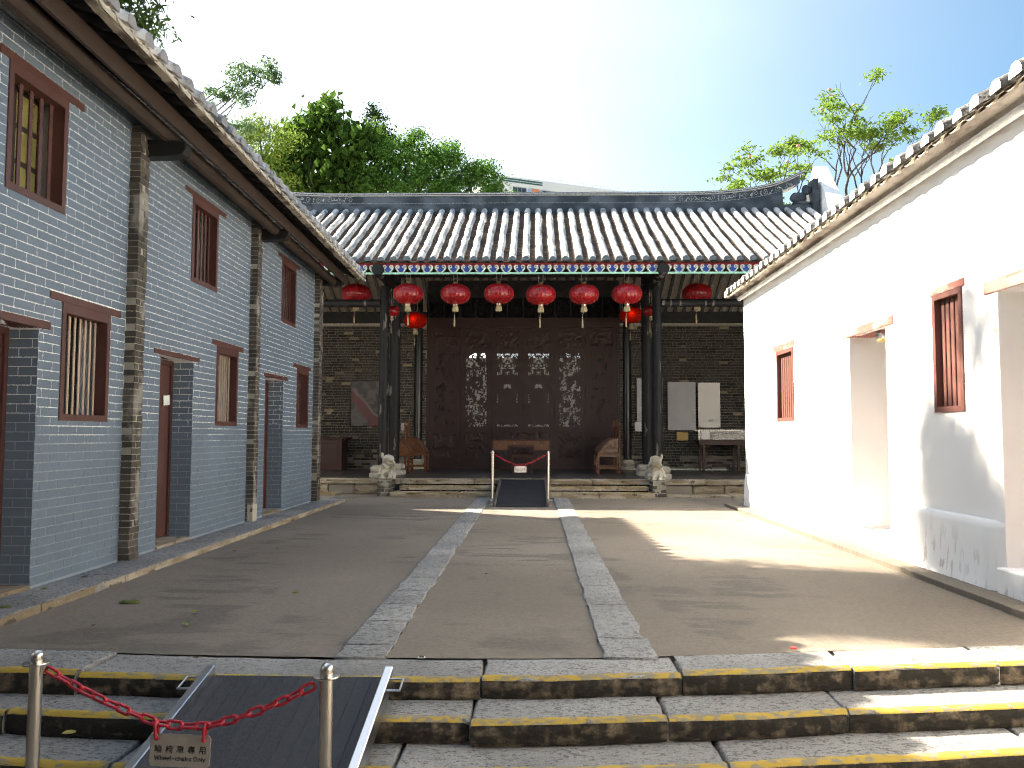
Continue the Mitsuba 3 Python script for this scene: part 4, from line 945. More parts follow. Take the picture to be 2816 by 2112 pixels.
LK = mikit.ply(link_mesh(0.062, 0.034, 0.0052), 'chain_red', smooth=True)
def chain(pts, label, group):
    k = thing('red_chain', label, 'chain', group)
    pts = np.asarray(pts, float); out = []
    seg = np.linalg.norm(np.diff(pts, axis=0), axis=1); s = np.r_[0, np.cumsum(seg)]
    n = int(s[-1] / 0.0455); u = (np.arange(n) + 0.5) / n * s[-1]
    for i, w in enumerate(u):
        p = np.array([np.interp(w, s, pts[:, c]) for c in range(3)]); e = 0.02
        d = np.array([np.interp(w + e, s, pts[:, c]) - np.interp(w - e, s, pts[:, c]) for c in range(3)]); d /= np.linalg.norm(d)
        a = np.cross([0, 1.0, 0.15], d); a /= np.linalg.norm(a); b = np.cross(d, a)
        M = np.eye(4); M[:3, 0], M[:3, 1], M[:3, 2], M[:3, 3] = d, a, b, p
        put('link', LK, None, k, M=M @ rx((math.pi / 2 if i % 2 else 0.0) + 0.35 * rng.normal() * 0.5))
    return k
GLYPH = json.loads('[[[[[0,23],[14,23],[16,24],[16,29],[3,29],[3,65],[15,65],[15,70],[1,71],[1,79],[15,79],[15,88],[17,90],[24,89],[24,79],[38,79],[38,71],[24,71],[24,65],[36,65],[36,62],[38,62],[50,73],[60,89],[64,90],[68,88],[67,82],[83,66],[91,61],[91,59],[86,53],[80,57],[79,55],[44,56],[41,53],[38,53],[38,55],[36,55],[36,29],[24,28],[24,23],[39,23],[39,49],[86,49],[86,3],[83,0],[65,1],[64,21],[60,21],[59,0],[52,1],[51,21],[47,21],[47,0],[39,0],[38,15],[24,15],[24,0],[16,0],[16,15],[0,15]],[[73,8],[78,7],[78,21],[73,21]],[[73,30],[78,29],[78,41],[73,41]],[[62,76],[53,63],[73,64]],[[60,30],[65,29],[65,41],[60,41]],[[47,30],[52,29],[52,41],[47,41]],[[24,58],[23,51],[29,51],[29,58]],[[24,37],[27,36],[29,37],[29,44],[23,43]],[[11,37],[16,36],[16,44],[11,44]],[[11,52],[16,51],[16,58],[11,58]]]],[[[[0,26],[8,41],[13,58],[13,62],[2,62],[2,71],[15,71],[16,90],[24,89],[24,71],[34,71],[34,62],[24,61],[25,56],[32,47],[33,54],[37,54],[35,59],[49,64],[55,71],[55,73],[37,73],[37,81],[58,81],[58,87],[60,90],[67,89],[67,81],[87,81],[87,73],[66,72],[71,68],[86,61],[88,59],[86,54],[91,54],[91,46],[84,46],[84,5],[81,0],[62,0],[59,5],[59,7],[75,7],[75,46],[33,46],[34,40],[29,35],[27,36],[26,41],[24,41],[24,0],[15,0],[15,36],[13,36],[11,28],[5,18]],[[50,55],[50,54],[77,55],[76,57],[62,64]]],[[[39,11],[39,40],[68,40],[68,16],[48,16],[47,10]],[[48,24],[59,23],[59,33],[48,33]]]],[[[[0,13],[0,21],[39,22],[39,27],[10,27],[10,67],[39,67],[39,72],[3,72],[4,81],[39,81],[39,89],[48,89],[48,81],[85,80],[85,72],[48,72],[48,67],[78,67],[78,27],[48,27],[48,22],[88,21],[88,12],[48,12],[48,0],[39,0],[39,12]],[[48,36],[69,35],[69,43],[48,43]],[[48,52],[69,51],[69,59],[48,59]],[[19,36],[39,35],[39,43],[19,43]],[[39,58],[19,59],[19,51],[39,51]]]],[[[[0,21],[1,28],[58,29],[57,32],[5,31],[4,38],[6,39],[40,39],[39,42],[11,42],[11,71],[39,71],[40,73],[4,74],[3,82],[40,82],[40,89],[49,89],[49,82],[86,81],[85,74],[49,74],[50,71],[80,70],[80,42],[76,42],[76,40],[86,35],[86,33],[82,28],[90,27],[89,20],[67,20],[67,5],[65,0],[44,1],[43,6],[56,6],[58,7],[58,20],[28,20],[28,18],[39,9],[34,3],[32,3],[23,12],[16,16],[17,20]],[[77,31],[67,32],[67,28],[79,28]],[[49,50],[70,49],[71,52],[50,53]],[[49,61],[70,60],[71,63],[50,64]],[[49,42],[50,39],[59,40],[57,42]],[[20,50],[39,49],[40,52],[21,53]],[[20,61],[39,60],[40,63],[21,64]]]],[[[[0,3],[0,5],[7,14],[11,28],[12,83],[84,83],[84,5],[80,0],[60,0],[58,4],[58,8],[75,8],[74,28],[51,28],[51,0],[42,0],[41,28],[19,28],[18,18],[11,2],[9,0],[4,0]],[[51,38],[75,37],[75,51],[51,51]],[[51,61],[75,60],[75,74],[51,74]],[[21,38],[42,37],[42,51],[21,51]],[[21,61],[42,60],[42,74],[21,74]]]]]')
def sign(cx, cy, zt, w, h, roll, label, group, plate='sign_white'):
    k = thing('hanging_sign', label, 'sign', group)
    M = mv(cx, cy, zt - h / 2) @ ry(roll)
    pl = sbox(-w / 2, -h / 2, w / 2, h / 2).buffer(-0.014).buffer(0.014, 8)
    for s in (-1, 1): pl = pl.difference(affinity.translate(Polygon([(0.005 * math.cos(a), 0.005 * math.sin(a)) for a in np.linspace(0, 6.28, 13)[:-1]]), s * (w / 2 - .02), h / 2 - .013))
    put('plate', xf(ext(pl, 0.003, 'xz'), M), plate, k)
    s = h * 0.235 / 90
    for i, g in enumerate(GLYPH):
        po = unary_union([Polygon(r[0], r[1:]).buffer(0) for r in g])
        po = affinity.scale(po, s, s, origin=(0, 0)); po = affinity.translate(po, -w * 0.425 + i * w * 0.184, -h * 0.075)
        put('character', xf(ext(po, 0.0008, 'xz').apply_transform(mv(0, -0.00085, 0)), M), 'sign_ink', k)
    tm = meshkit.text_mesh('Wheel-chairs Only', h * 0.125, 0.0008, bold=True)
    tw = np.ptp(tm.vertices[:, 0]); tm.apply_transform(sc(w * 0.85 / tw, 1, 1))
    v = tm.vertices; tm = trimesh.Trimesh(np.c_[v[:, 0] - w * 0.425, -v[:, 2] - 0.00005, v[:, 1] - h * 0.30], tm.faces, process=False)
    put('lettering', xf(tm, M), 'sign_ink', k)
    for s in (-1, 1):
        c = np.array([s * (w / 2 - .02), 0, h / 2 - 0.013]); c = (M @ np.r_[c, 1])[:3]
        R = np.eye(4); R[:3, 0] = (s * 0.08, 0, 1); R[:3, 1] = (0, 1, 0); R[:3, 2] = (-1, 0, 0); R[:3, 3] = c + np.array([0.0, 0, 0.022])
        put('hook_link', LK, None, k, M=R)
    return k
def ramp(xa, xb, y1, y0, z1, z0, label, rail, handles):
    """a portable ramp from its top (y1, z1) down to its foot (y0, z0)"""
    k = thing('wheelchair_ramp', label, 'ramp', 'wheelchair ramps')
    sl_ = (z1 - z0) / (y1 - y0)
    S = np.array([[1, 0, 0, 0], [0, 1, 0, 0], [0, sl_, 1, z0 - sl_ * y0], [0, 0, 0, 1.0]])
    put('deck', xf(bx(xa + .03, xb - .03, y0, y1, -0.030, 0.0), S), 'ramp_deck', k)
    n = 12
    for i in range(1, n): put('deck_rib', xf(bx(xa + .03 + (xb - xa - .06) * i / n - .002, xa + .03 + (xb - xa - .06) * i / n + .002, y0 + .01, y1 - .01, -0.001, 0.0035), S), 'ramp_deck', k)
    for a, b in ((xa, xa + rail[0]), (xb - rail[0], xb)):
        put('side_rail', xf(bx(a, b, y0, y1, -0.045, rail[1], 0.004), S), rail[2], k)
        put('rail_end', xf(bx(a + .003, b - .003, y0 - .006, y0 + .03, -0.04, rail[1] + .004, 0.004), S), rail[2], k)
    if handles:
        yh = y1 - 0.09 if handles is True else handles
        for x, s in ((xa, -1), (xb, 1)):
            P = [[x, yh, 0.035], [x + s * .065, yh, 0.035], [x + s * .065, yh - .11, 0.035], [x, yh - .11, 0.035]]
            put('handle', xf(tube(np.repeat(np.array(P), 1, 0), 0.006, 8), S), 'aluminium', k, smooth=40)
    return k
ramp(-1.675, -0.715, 4.26, 2.15, 0.012, -0.43, 'dark wheelchair ramp with bright aluminium rails laid over the near steps', (0.042, 0.055, 'aluminium'), True)
bs('worn_rail', (0.10, 0.085, 0.072), 0.5)
ramp(-0.70, 0.27, 17.17, 14.32, 0.325, 0.015, 'dark wheelchair ramp with black rails leading up to the hall between two posts', (0.045, 0.05, 'worn_rail'), 14.75)
stanchion(-1.64, 2.72, -0.45, 0.535, 'brushed steel barrier post at the left of the near ramp', 'posts of the near ramp')
stanchion(-0.655, 2.64, -0.45, 0.525, 'brushed steel barrier post at the right of the near ramp', 'posts of the near ramp')
stanchion(-0.735, 14.78, -0.01, 0.965, 'bright steel barrier post at the left of the far ramp', 'posts of the far ramp')
stanchion(0.265, 14.72, -0.01, 0.965, 'bright steel barrier post at the right of the far ramp', 'posts of the far ramp')
def sagline(p, q, n, sag):
    p, q = np.array(p, float), np.array(q, float); t = np.linspace(0, 1, n)[:, None]
    L = p + (q - p) * t; L[:, 2] -= (sag * 4 * t * (1 - t))[:, 0]; return L
A, B = (-1.60, 2.715, 0.475), (-0.695, 2.64, 0.455)
s1, s2 = (-1.205, 2.67, 0.322), (-1.045, 2.66, 0.318)
chain(np.vstack([sagline(A, s1, 8, 0.012), sagline(s1, s2, 4, 0.004)[1:], sagline(s2, B, 8, 0.014)[1:]]), 'red plastic chain hung between the posts of the near ramp', 'red chains')
sign(-1.125, 2.655, 0.292, 0.195, 0.102, 0.03, 'small white sign for wheelchairs hung on the near red chain, in the shade', 'wheelchair signs', 'sign_shade_grey')
A, B = (-0.695, 14.78, 0.895), (0.225, 14.72, 0.895)
s1, s2 = (-0.325, 14.755, 0.715), (-0.15, 14.75, 0.715)
chain(np.vstack([sagline(A, s1, 8, 0.012), sagline(s1, s2, 4, 0.004)[1:], sagline(s2, B, 8, 0.014)[1:]]), 'red plastic chain hung between the posts of the far ramp', 'red chains')
sign(-0.235, 14.745, 0.688, 0.215, 0.112, 0.0, 'small white sign for wheelchairs hung on the far red chain before the hall', 'wheelchair signs')

# ------------------------------------------------------------------ furniture in the hall
def armchair(x, y, face, label):
    """carved hardwood armchair; face = +1 looks towards +X, -1 towards -X"""
    k = thing('carved_armchair', label, 'armchair', 'carved armchairs in the hall')
    M = mv(x, y, HF) @ np.diag([face, 1.0, 1, 1])
    W2, D2 = 0.31, 0.28
    put('seat', xf(bx(-D2, D2, -W2, W2, 0.475, 0.515, 0.01), M), 'wood', k)
    put('apron', xf(ext(Polygon([(-D2 + .02, 0.475), (D2 - .02, .475), (D2 - .02, .38), (D2 - .07, .42), (0, .41), (-D2 + .07, .42), (-D2 + .02, .38)]), 0.03, 'xz'), M @ mv(0, -W2 + .01)), 'wood', k)
    put('apron', xf(bx(D2 - .05, D2 - .02, -W2 + .05, W2 - .05, .41, .475), M), 'wood', k)
    for sx in (-1, 1):
        for sy in (-1, 1):
            put('leg', xf(cat([bx(sx * .255 - .025, sx * .255 + .025, sy * .285 - .025, sy * .285 + .025, 0.09, .475, .006), bx(sx * .258 - .034, sx * .258 + .034, sy * .288 - .034, sy * .288 + .034, 0.0, .10, .02)]), M), 'wood', k)
    for sy in (-1, 1): put('stretcher', xf(bx(-.23, .23, sy * .285 - .014, sy * .285 + .014, .125, .155), M), 'wood', k)
    put('stretcher', xf(bx(.24, .268, -.26, .26, .125, .155), M), 'wood', k)
    for sy in (-1, 1):
        t = np.linspace(0, 1, 13); cx = 0.24 - 0.46 * t; cz = 0.53 + 0.33 * np.sin(np.clip(t * 1.25, 0, 1) * np.pi / 2)
        P = [(a, b) for a, b in zip(cx, cz)]
        o = Polygon(P + [(-.22, .515), (.25, .515)])
        for i in range(9):
            u, w = -.15 + .085 * (i % 4) + .03 * rng.random(), .62 + .075 * (i // 4) + .02 * rng.random()
            o = o.difference(Polygon([(u + .028 * math.cos(a) * (1 + .4 * math.sin(3 * a + i)), w + .024 * math.sin(a)) for a in np.linspace(0, 6.28, 10)[:-1]]).intersection(o.buffer(-0.035)))
        put('arm_panel', xf(ext(o, 0.034, 'xz'), M @ mv(0, sy * .27 - .017)), 'wood', k)
        put('arm_rail', xf(tube([[a, sy * .27, b] for a, b in P], [0.026] * 12 + [0.02], 8), M), 'wood', k, smooth=40)
        put('back_post', xf(lathe([(0.001, 0), (.028, 0), (.026, .55), (.034, .57), (.02, .60), (.032, .64), (.036, .68), (.02, .72), (.012, .78), (0.001, .82)], 12), M @ mv(-.255, sy * .27, .515)), 'wood', k, smooth=40)
    put('back_panel', xf(bx(-.275, -.245, -.25, .25, .55, .98, .006), M), 'wood', k)
    put('crest', xf(ext(Polygon([(-.25, .98), (.25, .98), (.22, 1.06), (.1, 1.08), (0, 1.16), (-.1, 1.08), (-.22, 1.06)]), .035, 'yz'), M @ mv(-.275)), 'wood', k)
    return k
armchair(1.815, 20.15, -1, 'carved wooden armchair at the right of the hall facing the desk')
armchair(1.86, 21.4, -1, 'carved wooden armchair behind the right front armchair, mostly in shade')
armchair(-3.02 + -0.26, 20.2, 1, 'carved wooden armchair right beside the left columns')
armchair(-2.98, 20.95, 1, 'carved wooden armchair deeper behind the left front armchair, its arm and legs showing')
dk = thing('writing_desk', 'brown wooden desk with a row of drawers behind the far ramp', 'desk')
X0, X1, Yd = -1.0, 0.41, 19.35
put('top', bx(X0, X1, Yd, Yd + .62, 1.12, 1.145, .006), 'dark_wood', dk)
put('carcass', cat([bx(X0 + .01, X1 - .01, Yd + .03, Yd + .60, .99, 1.12), bx(X0 + .01, X0 + .40, Yd + .03, Yd + .60, .875, .99), bx(X1 - .40, X1 - .01, Yd + .03, Yd + .60, .875, .99)]), 'dark_wood', dk)
bs('drawer_wood', (0.115, 0.052, 0.024), 0.38)
for a, b, c in ((X0 + .05, X0 + .385, .885), (X0 + .405, X0 + .70, 1.0), (X0 + .72, X1 - .405, 1.0), (X1 - .385, X1 - .05, .885)):
    d = put('drawer', bx(a, b, Yd + .012, Yd + .032, c + .008, 1.112, .004), 'drawer_wood', dk)
    put('knob', ell(((a + b) / 2, Yd + .006, (c + 1.11) / 2), (.010, .012, .010), 1), 'gold', d, smooth=True)
for a in (X0 + .385, X0 + .70, X1 - .405): put('divider', bx(a + .003, a + .017, Yd + .008, Yd + .034, .88 if a != X0 + .70 else 1.0, 1.115), 'wood', dk)
put('rail', bx(X0 + .40, X1 - .40, Yd + .03, Yd + .05, .955, .99), 'dark_wood', dk)
for x in (X0 + .012, X1 - .062):
    for y in (Yd + .03, Yd + .54): put('leg', bx(x, x + .05, y, y + .05, HF, .99, .004), 'dark_wood', dk)
yc = thing('yoke_back_chair', 'dark wooden chair with a curved top rail behind the desk', 'chair')
cx, cyy = -0.275, 20.35
put('seat', bx(cx - .26, cx + .26, cyy - .22, cyy + .22, .765, .80, .01), 'dark_wood', yc)
for sx in (-1, 1):
    put('leg', bx(cx + sx * .235 - .018, cx + sx * .235 + .018, cyy - .215, cyy - .18, HF, .77), 'dark_wood', yc)
    put('back_leg', rod((cx + sx * .235, cyy + .2, HF), (cx + sx * .245, cyy + .22, 1.27), .017, 8), 'dark_wood', yc)
put('top_rail', tube([[cx + .31 * t, cyy + .22 - .03 * t * t, 1.275 + .02 * math.cos(t * 4)] for t in np.linspace(-1, 1, 15)], .018, 8), 'dark_wood', yc, smooth=40)
put('splat', bx(cx - .085, cx + .085, cyy + .19, cyy + .205, .80, 1.275), 'dark_wood', yc)
put('apron', bx(cx - .23, cx + .23, cyy - .21, cyy - .195, .70, .765), 'dark_wood', yc)
put('stretcher', bx(cx - .23, cx + .23, cyy - .21, cyy - .19, .40, .43), 'dark_wood', yc)
# display case at the right, cabinet at the left
dc = thing('display_case', 'glass-topped display case on a dark wooden table at the right wall of the hall', 'display case')
put('table', cat([bx(4.28, 5.55, 21.5, 22.15, 1.10, 1.135, .006), bx(4.32, 5.5, 21.53, 22.1, 1.0, 1.10)]), 'dark_wood', dc)
for x in (4.40, 5.30):
    for y in (21.54, 22.05): put('leg', bx(x, x + .06, y, y + .06, HF, 1.0), 'dark_wood', dc)
put('stretcher', bx(4.46, 5.3, 21.55, 21.58, .48, .51), 'dark_wood', dc)
gb = [bx(4.30, 5.53, 21.52, 21.524, 1.137, 1.375), bx(4.30, 5.53, 22.126, 22.13, 1.137, 1.375), bx(4.30, 4.304, 21.526, 22.124, 1.137, 1.375), bx(5.526, 5.53, 21.526, 22.124, 1.137, 1.375)]
bs('perspex', (0.55, 0.56, 0.57), 0.08, specular=0.8)
put('glass_front', trimesh.Trimesh([[4.31, 21.522, 1.14], [5.52, 21.522, 1.14], [5.52, 21.522, 1.375], [4.31, 21.522, 1.375]], [[0, 1, 2], [0, 2, 3]], process=False), 'pane', dc)
put('glass_top', trimesh.Trimesh([[4.31, 21.53, 1.379], [5.52, 21.53, 1.379], [5.52, 22.12, 1.379], [4.31, 22.12, 1.379]], [[0, 1, 2], [0, 2, 3]], process=False), 'pane', dc)
put('glass_frame', cat([bx(4.295, 4.31, 21.51, 21.525, 1.137, 1.39), bx(5.52, 5.535, 21.51, 21.525, 1.137, 1.39), bx(4.31, 5.52, 21.51, 21.52, 1.38, 1.39), bx(4.31, 5.52, 22.12, 22.13, 1.38, 1.39)]), 'steel', dc)
put('exhibit', cat([bx(4.40, 4.62, 21.7, 21.72, 1.14, 1.36), bx(4.75, 5.25, 21.65, 21.9, 1.14, 1.165)]), 'panel_grey', dc)
cb = thing('wooden_chest', 'low reddish wooden chest against the brick wall at the left of the hall', 'chest')
put('body', bx(-6.6, -4.98, 21.3, 21.95, HF, 1.12, .01), 'dark_wood', cb)
put('lid', bx(-6.7, -4.86, 21.22, 22.0, 1.12, 1.17, .012), 'dark_wood', cb)
put('front_panel', bx(-6.4, -5.1, 21.285, 21.302, HF + .12, 1.02, .006), 'dark_wood', cb)
# things on the wall
tag(put('abstract_painting', bx(-4.99, -4.15, 22.33, 22.37, 1.47, 2.71, .004), 'painting'), 'dark painting with a red and grey diagonal sweep on the left brick wall', 'painting')
tag(put('wall_panel', bx(3.63, 4.38, 22.30, 22.34, 1.38, 2.69, .003), 'panel_grey'), 'large plain grey panel on the right brick wall', 'panel')
tag(put('wall_panel', bx(4.445, 5.04, 22.30, 22.33, 1.455, 2.67, .003), 'panel_gloss'), 'glossy pale panel nearest the white house on the right brick wall', 'panel')
tag(put('wall_panel', bx(2.80, 3.50, 22.30, 22.33, 1.61, 2.79, .003), 'panel_grey'), 'tall pale panel half hidden behind the right columns', 'panel')
tag(put('wooden_plaque', bx(3.865, 4.175, 22.30, 22.33, 1.105, 1.33, .006), 'plaque'), 'small honey-coloured wooden plaque below the large grey panel', 'plaque')
tag(put('switch_box', bx(-3.62, -3.44, 22.34, 22.39, 1.36, 1.56, .006), 'panel_grey'), 'pale flat box on the brick wall behind the left carved armchairs', 'box')
sd = thing('sign_stand', 'cream notice board on a thin steel stand beside the right columns', 'sign stand')
put('board', bx(2.71, 3.02, 22.05, 22.07, 1.345, 1.60, .004), 'cream', sd)
put('pole', rod((2.91, 22.08, HF + .02), (2.91, 22.08, 1.40), .014, 10), 'steel', sd, smooth=40)
put('foot', bx(2.76, 3.06, 21.95, 22.2, HF + .003, HF + .02, .004), 'scroll_white', sd)

# ------------------------------------------------------------------ leaves and litter on the court
def leaf(x, y, z, L, col, label, cat_='leaf', grp='fallen leaves on the court'):
    t = np.linspace(-1, 1, 7); a = rng.random() * 6.28; V = []
    for u in t:
        w = 0.32 * L * (1 - u * u) ** 0.7
        for s in (-1, 0, 1): V.append([u * L / 2, s * w, 0.004 + abs(s) * w * 0.5 + 0.22 * L * u * u * (0.5 if u > 0 else 0.15)])
    F = []
    for i in range(6):
        for j in range(2): p = i * 3 + j; F += [[p, p + 1, p + 4], [p, p + 4, p + 3]]
    m = trimesh.Trimesh(V, F, process=False); m.apply_transform(mv(x, y, z) @ rz(a))
    tag(put('fallen_leaf', m, 'vertex_matte', color=np.tile(col, (len(m.vertices), 1)), smooth=True), label, cat_, grp)
GRN, BRN, YEL = np.array([.16, .20, .04]), np.array([.10, .05, .03]), np.array([.30, .26, .08])
for x, y, z, L, c, lb_ in ((-2.26, 5.38, .004, .085, GRN, 'curled green leaf on the court near the left end of the top step'), (-2.36, 5.76, .004, .075, GRN, 'green leaf lying left of the near end of the left stone strip'),
    (-1.86, 6.46, .004, .09, GRN, 'green leaf halfway between the grey house and the left stone strip'), (-3.21, 5.72, .004, .06, YEL, 'pale curled leaf close to the kerb of the grey house'),
    (-2.84, 5.32, .004, .07, BRN, 'brown curled leaf near the left end of the court'), (-3.17, 8.73, .004, .07, BRN, 'brown leaf near the kerb below the middle door'), (-2.77, 8.91, .004, .06, GRN, 'small green leaf out from the middle door'),
    (-1.86, 4.56, .014, .06, BRN, 'brown leaf on the top granite step behind the near left post'), (-2.1, 3.75, -.11, .09, YEL, 'yellowish leaf on the second granite step'), (-1.72, 4.10, -.105, .10, BRN, 'dry brown leaf on the second step beside the near ramp'),
    (-3.72, 6.22, .062, .09, GRN, 'green leaf on the pavement below the nearest window'), (-3.70, 6.77, .062, .08, BRN, 'brown leaf on the pavement near the first brick pier'), (-0.42, 7.4, .004, .05, BRN, 'tiny brown leaf between the stone strips'), (-0.62, 4.62, .014, .05, BRN, 'small brown leaf on the top granite step behind the near right post')):
    leaf(x, y, z, L * 0.72, c, lb_)
ms = put('moss_tuft', wob(ell((-2.99, 6.10, 0.0), (0.075, 0.05, 0.018), 3), 0.012, 40), 'moss'); tag(ms, 'small green moss clump on the court near the kerb', 'moss')
ms = put('moss_tuft', wob(ell((-3.62, 5.62, 0.055), (0.05, 0.035, 0.014), 3), 0.010, 40), 'moss'); tag(ms, 'small green moss clump on the pavement near the first window', 'moss')
tag(put('paper_scrap', wob(bx(1.50, 1.535, 4.90, 4.925, 0.008, 0.018, .003).subdivide(), .006, 30), 'red_bead'), 'crumpled red and white scrap at the edge of the court', 'litter')
tag(put('paper_scrap', wob(bx(-0.64, -0.60, 4.61, 4.64, 0.014, 0.017), .002, 30), 'paper'), 'tiny white scrap on the top step near the near ramp', 'litter')
# ------------------------------------------------------------------ trees
def leafmesh(C, Nn, L, Wd, col, droop=0.3, fold=0.25):
    """leaves: centres C, rough outward normals Nn, lengths L; each a folded diamond of two triangles"""
    n = len(C)
    a = rng.normal(size=(n, 3)); a -= (a * Nn).sum(1, keepdims=True) * Nn * 0.8; a[:, 2] -= droop * np.linalg.norm(a, axis=1)
    a /= np.linalg.norm(a, axis=1, keepdims=True)
    b = np.cross(Nn, a); b /= np.linalg.norm(b, axis=1, keepdims=True) + 1e-9
    c = np.cross(a, b)
    L = np.broadcast_to(L, (n,))[:, None]; Wd = np.broadcast_to(Wd, (n,))[:, None]
    V = np.stack([C - a * L / 2, C + b * Wd / 2 + c * Wd * fold, C + a * L / 2, C - b * Wd / 2 + c * Wd * fold], 1).reshape(-1, 3)
    f = np.array([[0, 1, 2], [0, 2, 3]])
    F = (f[None] + 4 * np.arange(n)[:, None, None]).reshape(-1, 3)
    return trimesh.Trimesh(V, F, process=False), np.repeat(col, 4, 0)
def clumps(blobs, dens, L, Wd, base, var=0.35, sub=0.30, per=55, droop=0.3, yellow=0.0):
    C, N, K = [], [], []
    for (c, r, w) in blobs:
        r = np.asarray(r, float) * np.ones(3); m = max(4, int(dens * w * (r[0] * r[1] + r[1] * r[2] + r[0] * r[2]) / 3))
        d = rng.normal(size=(m, 3)); d /= np.linalg.norm(d, axis=1, keepdims=True)
        rad = 0.55 + 0.5 * rng.random((m, 1)) ** 0.6
        cc = np.asarray(c) + d * r * rad
        for q, dd in zip(cc, d):
            k = int(per * (0.5 + rng.random())); s = sub * (0.6 + 0.8 * rng.random())
            o = rng.normal(size=(k, 3)) * s * np.array([1, 1, 0.65])
            C.append(q + o); nn = o / (np.linalg.norm(o, axis=1, keepdims=True) + 1e-6) * 0.9 + dd * 0.5 + np.array([0, 0, 0.5]) + rng.normal(size=(k, 3)) * 0.35
            N.append(nn); t = (0.75 + 0.5 * rng.random()) * (1 + var * rng.normal(size=(k, 1)) * 0.5)
            col = np.asarray(base)[None] * np.clip(t, 0.4, 1.8)
            if yellow: col = np.where(rng.random((k, 1)) < yellow, np.array([[0.24, 0.22, 0.03]]), col)
            K.append(col)
    C, N, K = np.vstack(C), np.vstack(N), np.vstack(K); N /= np.linalg.norm(N, axis=1, keepdims=True) + 1e-9
    return leafmesh(C, N, L * (0.7 + 0.6 * rng.random(len(C))), Wd * (0.7 + 0.6 * rng.random(len(C))), K, droop)
def limb(p, q, r0, r1, bend=0.15, n=7):
    p, q = np.asarray(p, float), np.asarray(q, float); t = np.linspace(0, 1, n)[:, None]
    o = np.cross(q - p, rng.normal(size=3)); o /= np.linalg.norm(o) + 1e-9
    P = p + (q - p) * t + o * bend * np.linalg.norm(q - p) * np.sin(np.pi * t) * 0.5 + rng.normal(size=(n, 3)) * 0.01 * np.linalg.norm(q - p) * np.sin(np.pi * t)
    return tube(P, np.linspace(r0, r1, n), 7)
def tree(name, label, trunk, fork, r, blobs, leaf_args, group=None):
    k = thing(name, label, 'tree', group)
    w = [limb(trunk, fork, r, r * 0.6, 0.08, 10)]
    for (c, rr, _) in blobs: w.append(limb(np.asarray(fork) - np.array([0, 0, rng.random() * 1.0]), c, r * 0.45, r * 0.10, 0.25))
    put('trunk', cat(w), 'bark', k, smooth=40)
    m, col = clumps(blobs, **leaf_args)
    put('crown', m, 'leaf', k, color=col)
    return k
# the tree beyond the grey house, whose crown shades the near right of the court
tree('shade_tree', 'dark narrow-leaved tree above the roof at the top left corner', (-11.0, 12.8, 0), (-10.2, 12.8, 7.6), 0.24,
     [((-9.2, 12.9, 11.0), (1.25, 1.1, 1.0), 1.3), ((-8.5, 13.6, 11.4), (0.9, 0.8, 0.9), 1.3), ((-9.0, 12.1, 10.2), (1.1, .7, 1.0), 1.2), ((-8.0, 12.4, 9.6), (0.9, 0.9, .8), 1.2), ((-6.35, 12.4, 7.75), (0.55, 0.55, 0.22), 1.6), ((-7.0, 12.3, 8.4), (0.7, 0.7, 0.4), 1.3), ((-10.6, 12.9, 9.8), (1.1, 1.1, 1.2), 1.0),
      ((-6.15, 12.95, 10.5), (.22, .16, .35), 3.2), ((-5.7, 12.0, 10.9), (.2, .22, .3), 2.4), ((-6.95, 13.0, 10.35), (.55, .42, .4), 2.4), ((-7.5, 13.3, 11.0), (.5, .5, .5), 1.6)],
     dict(dens=75, L=0.16, Wd=0.045, base=(0.045, 0.075, 0.022), sub=0.2, per=50, droop=0.7))
# the wood behind the hall's left half
tree('feathery_tree', 'light feathery-leaved tree reaching a thin bough over the grey roof', (-12.5, 25.0, 0), (-11.9, 24.6, 9.0), 0.09,
     [((-9.9, 24, 11.0), (0.35, .35, .18), 1.7), ((-9.4, 24, 11.55), (.5, .4, .22), 1.7), ((-8.75, 24, 12.15), (.55, .4, .24), 1.7), ((-8.2, 24, 12.25), (.4, .35, .2), 1.7), ((-7.9, 24, 11.95), (.45, .35, .14), 1.6), ((-8.9, 24, 11.4), (.4, .3, .16), 1.6), ((-8.5, 24, 11.75), (.35, .3, .2), 1.5), ((-9.2, 24, 10.55), (.55, .4, .12), 1.5), ((-8.65, 24, 10.45), (.3, .3, .1), 1.4)],
     dict(dens=48, L=0.16, Wd=0.05, base=(0.10, 0.17, 0.075), sub=0.13, per=34, droop=0.5))
tree('yellow_green_tree', 'yellow-green fine-leaved tree rising just behind the grey roof', (-12.0, 31.5, 0), (-11.6, 31.5, 8.2), 0.26,
     [((-11.6, 31, 12.2), (1.0, .9, .9), 1.2), ((-10.9, 31.4, 13.3), (.55, .6, .5), 1.2), ((-10.2, 31.2, 12.6), (1.1, .9, .8), 1.2), ((-11.3, 31, 10.9), (1.3, 1, .9), 1.2), ((-10.3, 31, 10.9), (1.1, 1, .8), 1.2), ((-12.2, 31.3, 11.5), (.8, .8, .8), 1.1)],
     dict(dens=30, L=0.19, Wd=0.055, base=(0.16, 0.235, 0.045), sub=0.26, per=48, droop=0.6, yellow=0.03))
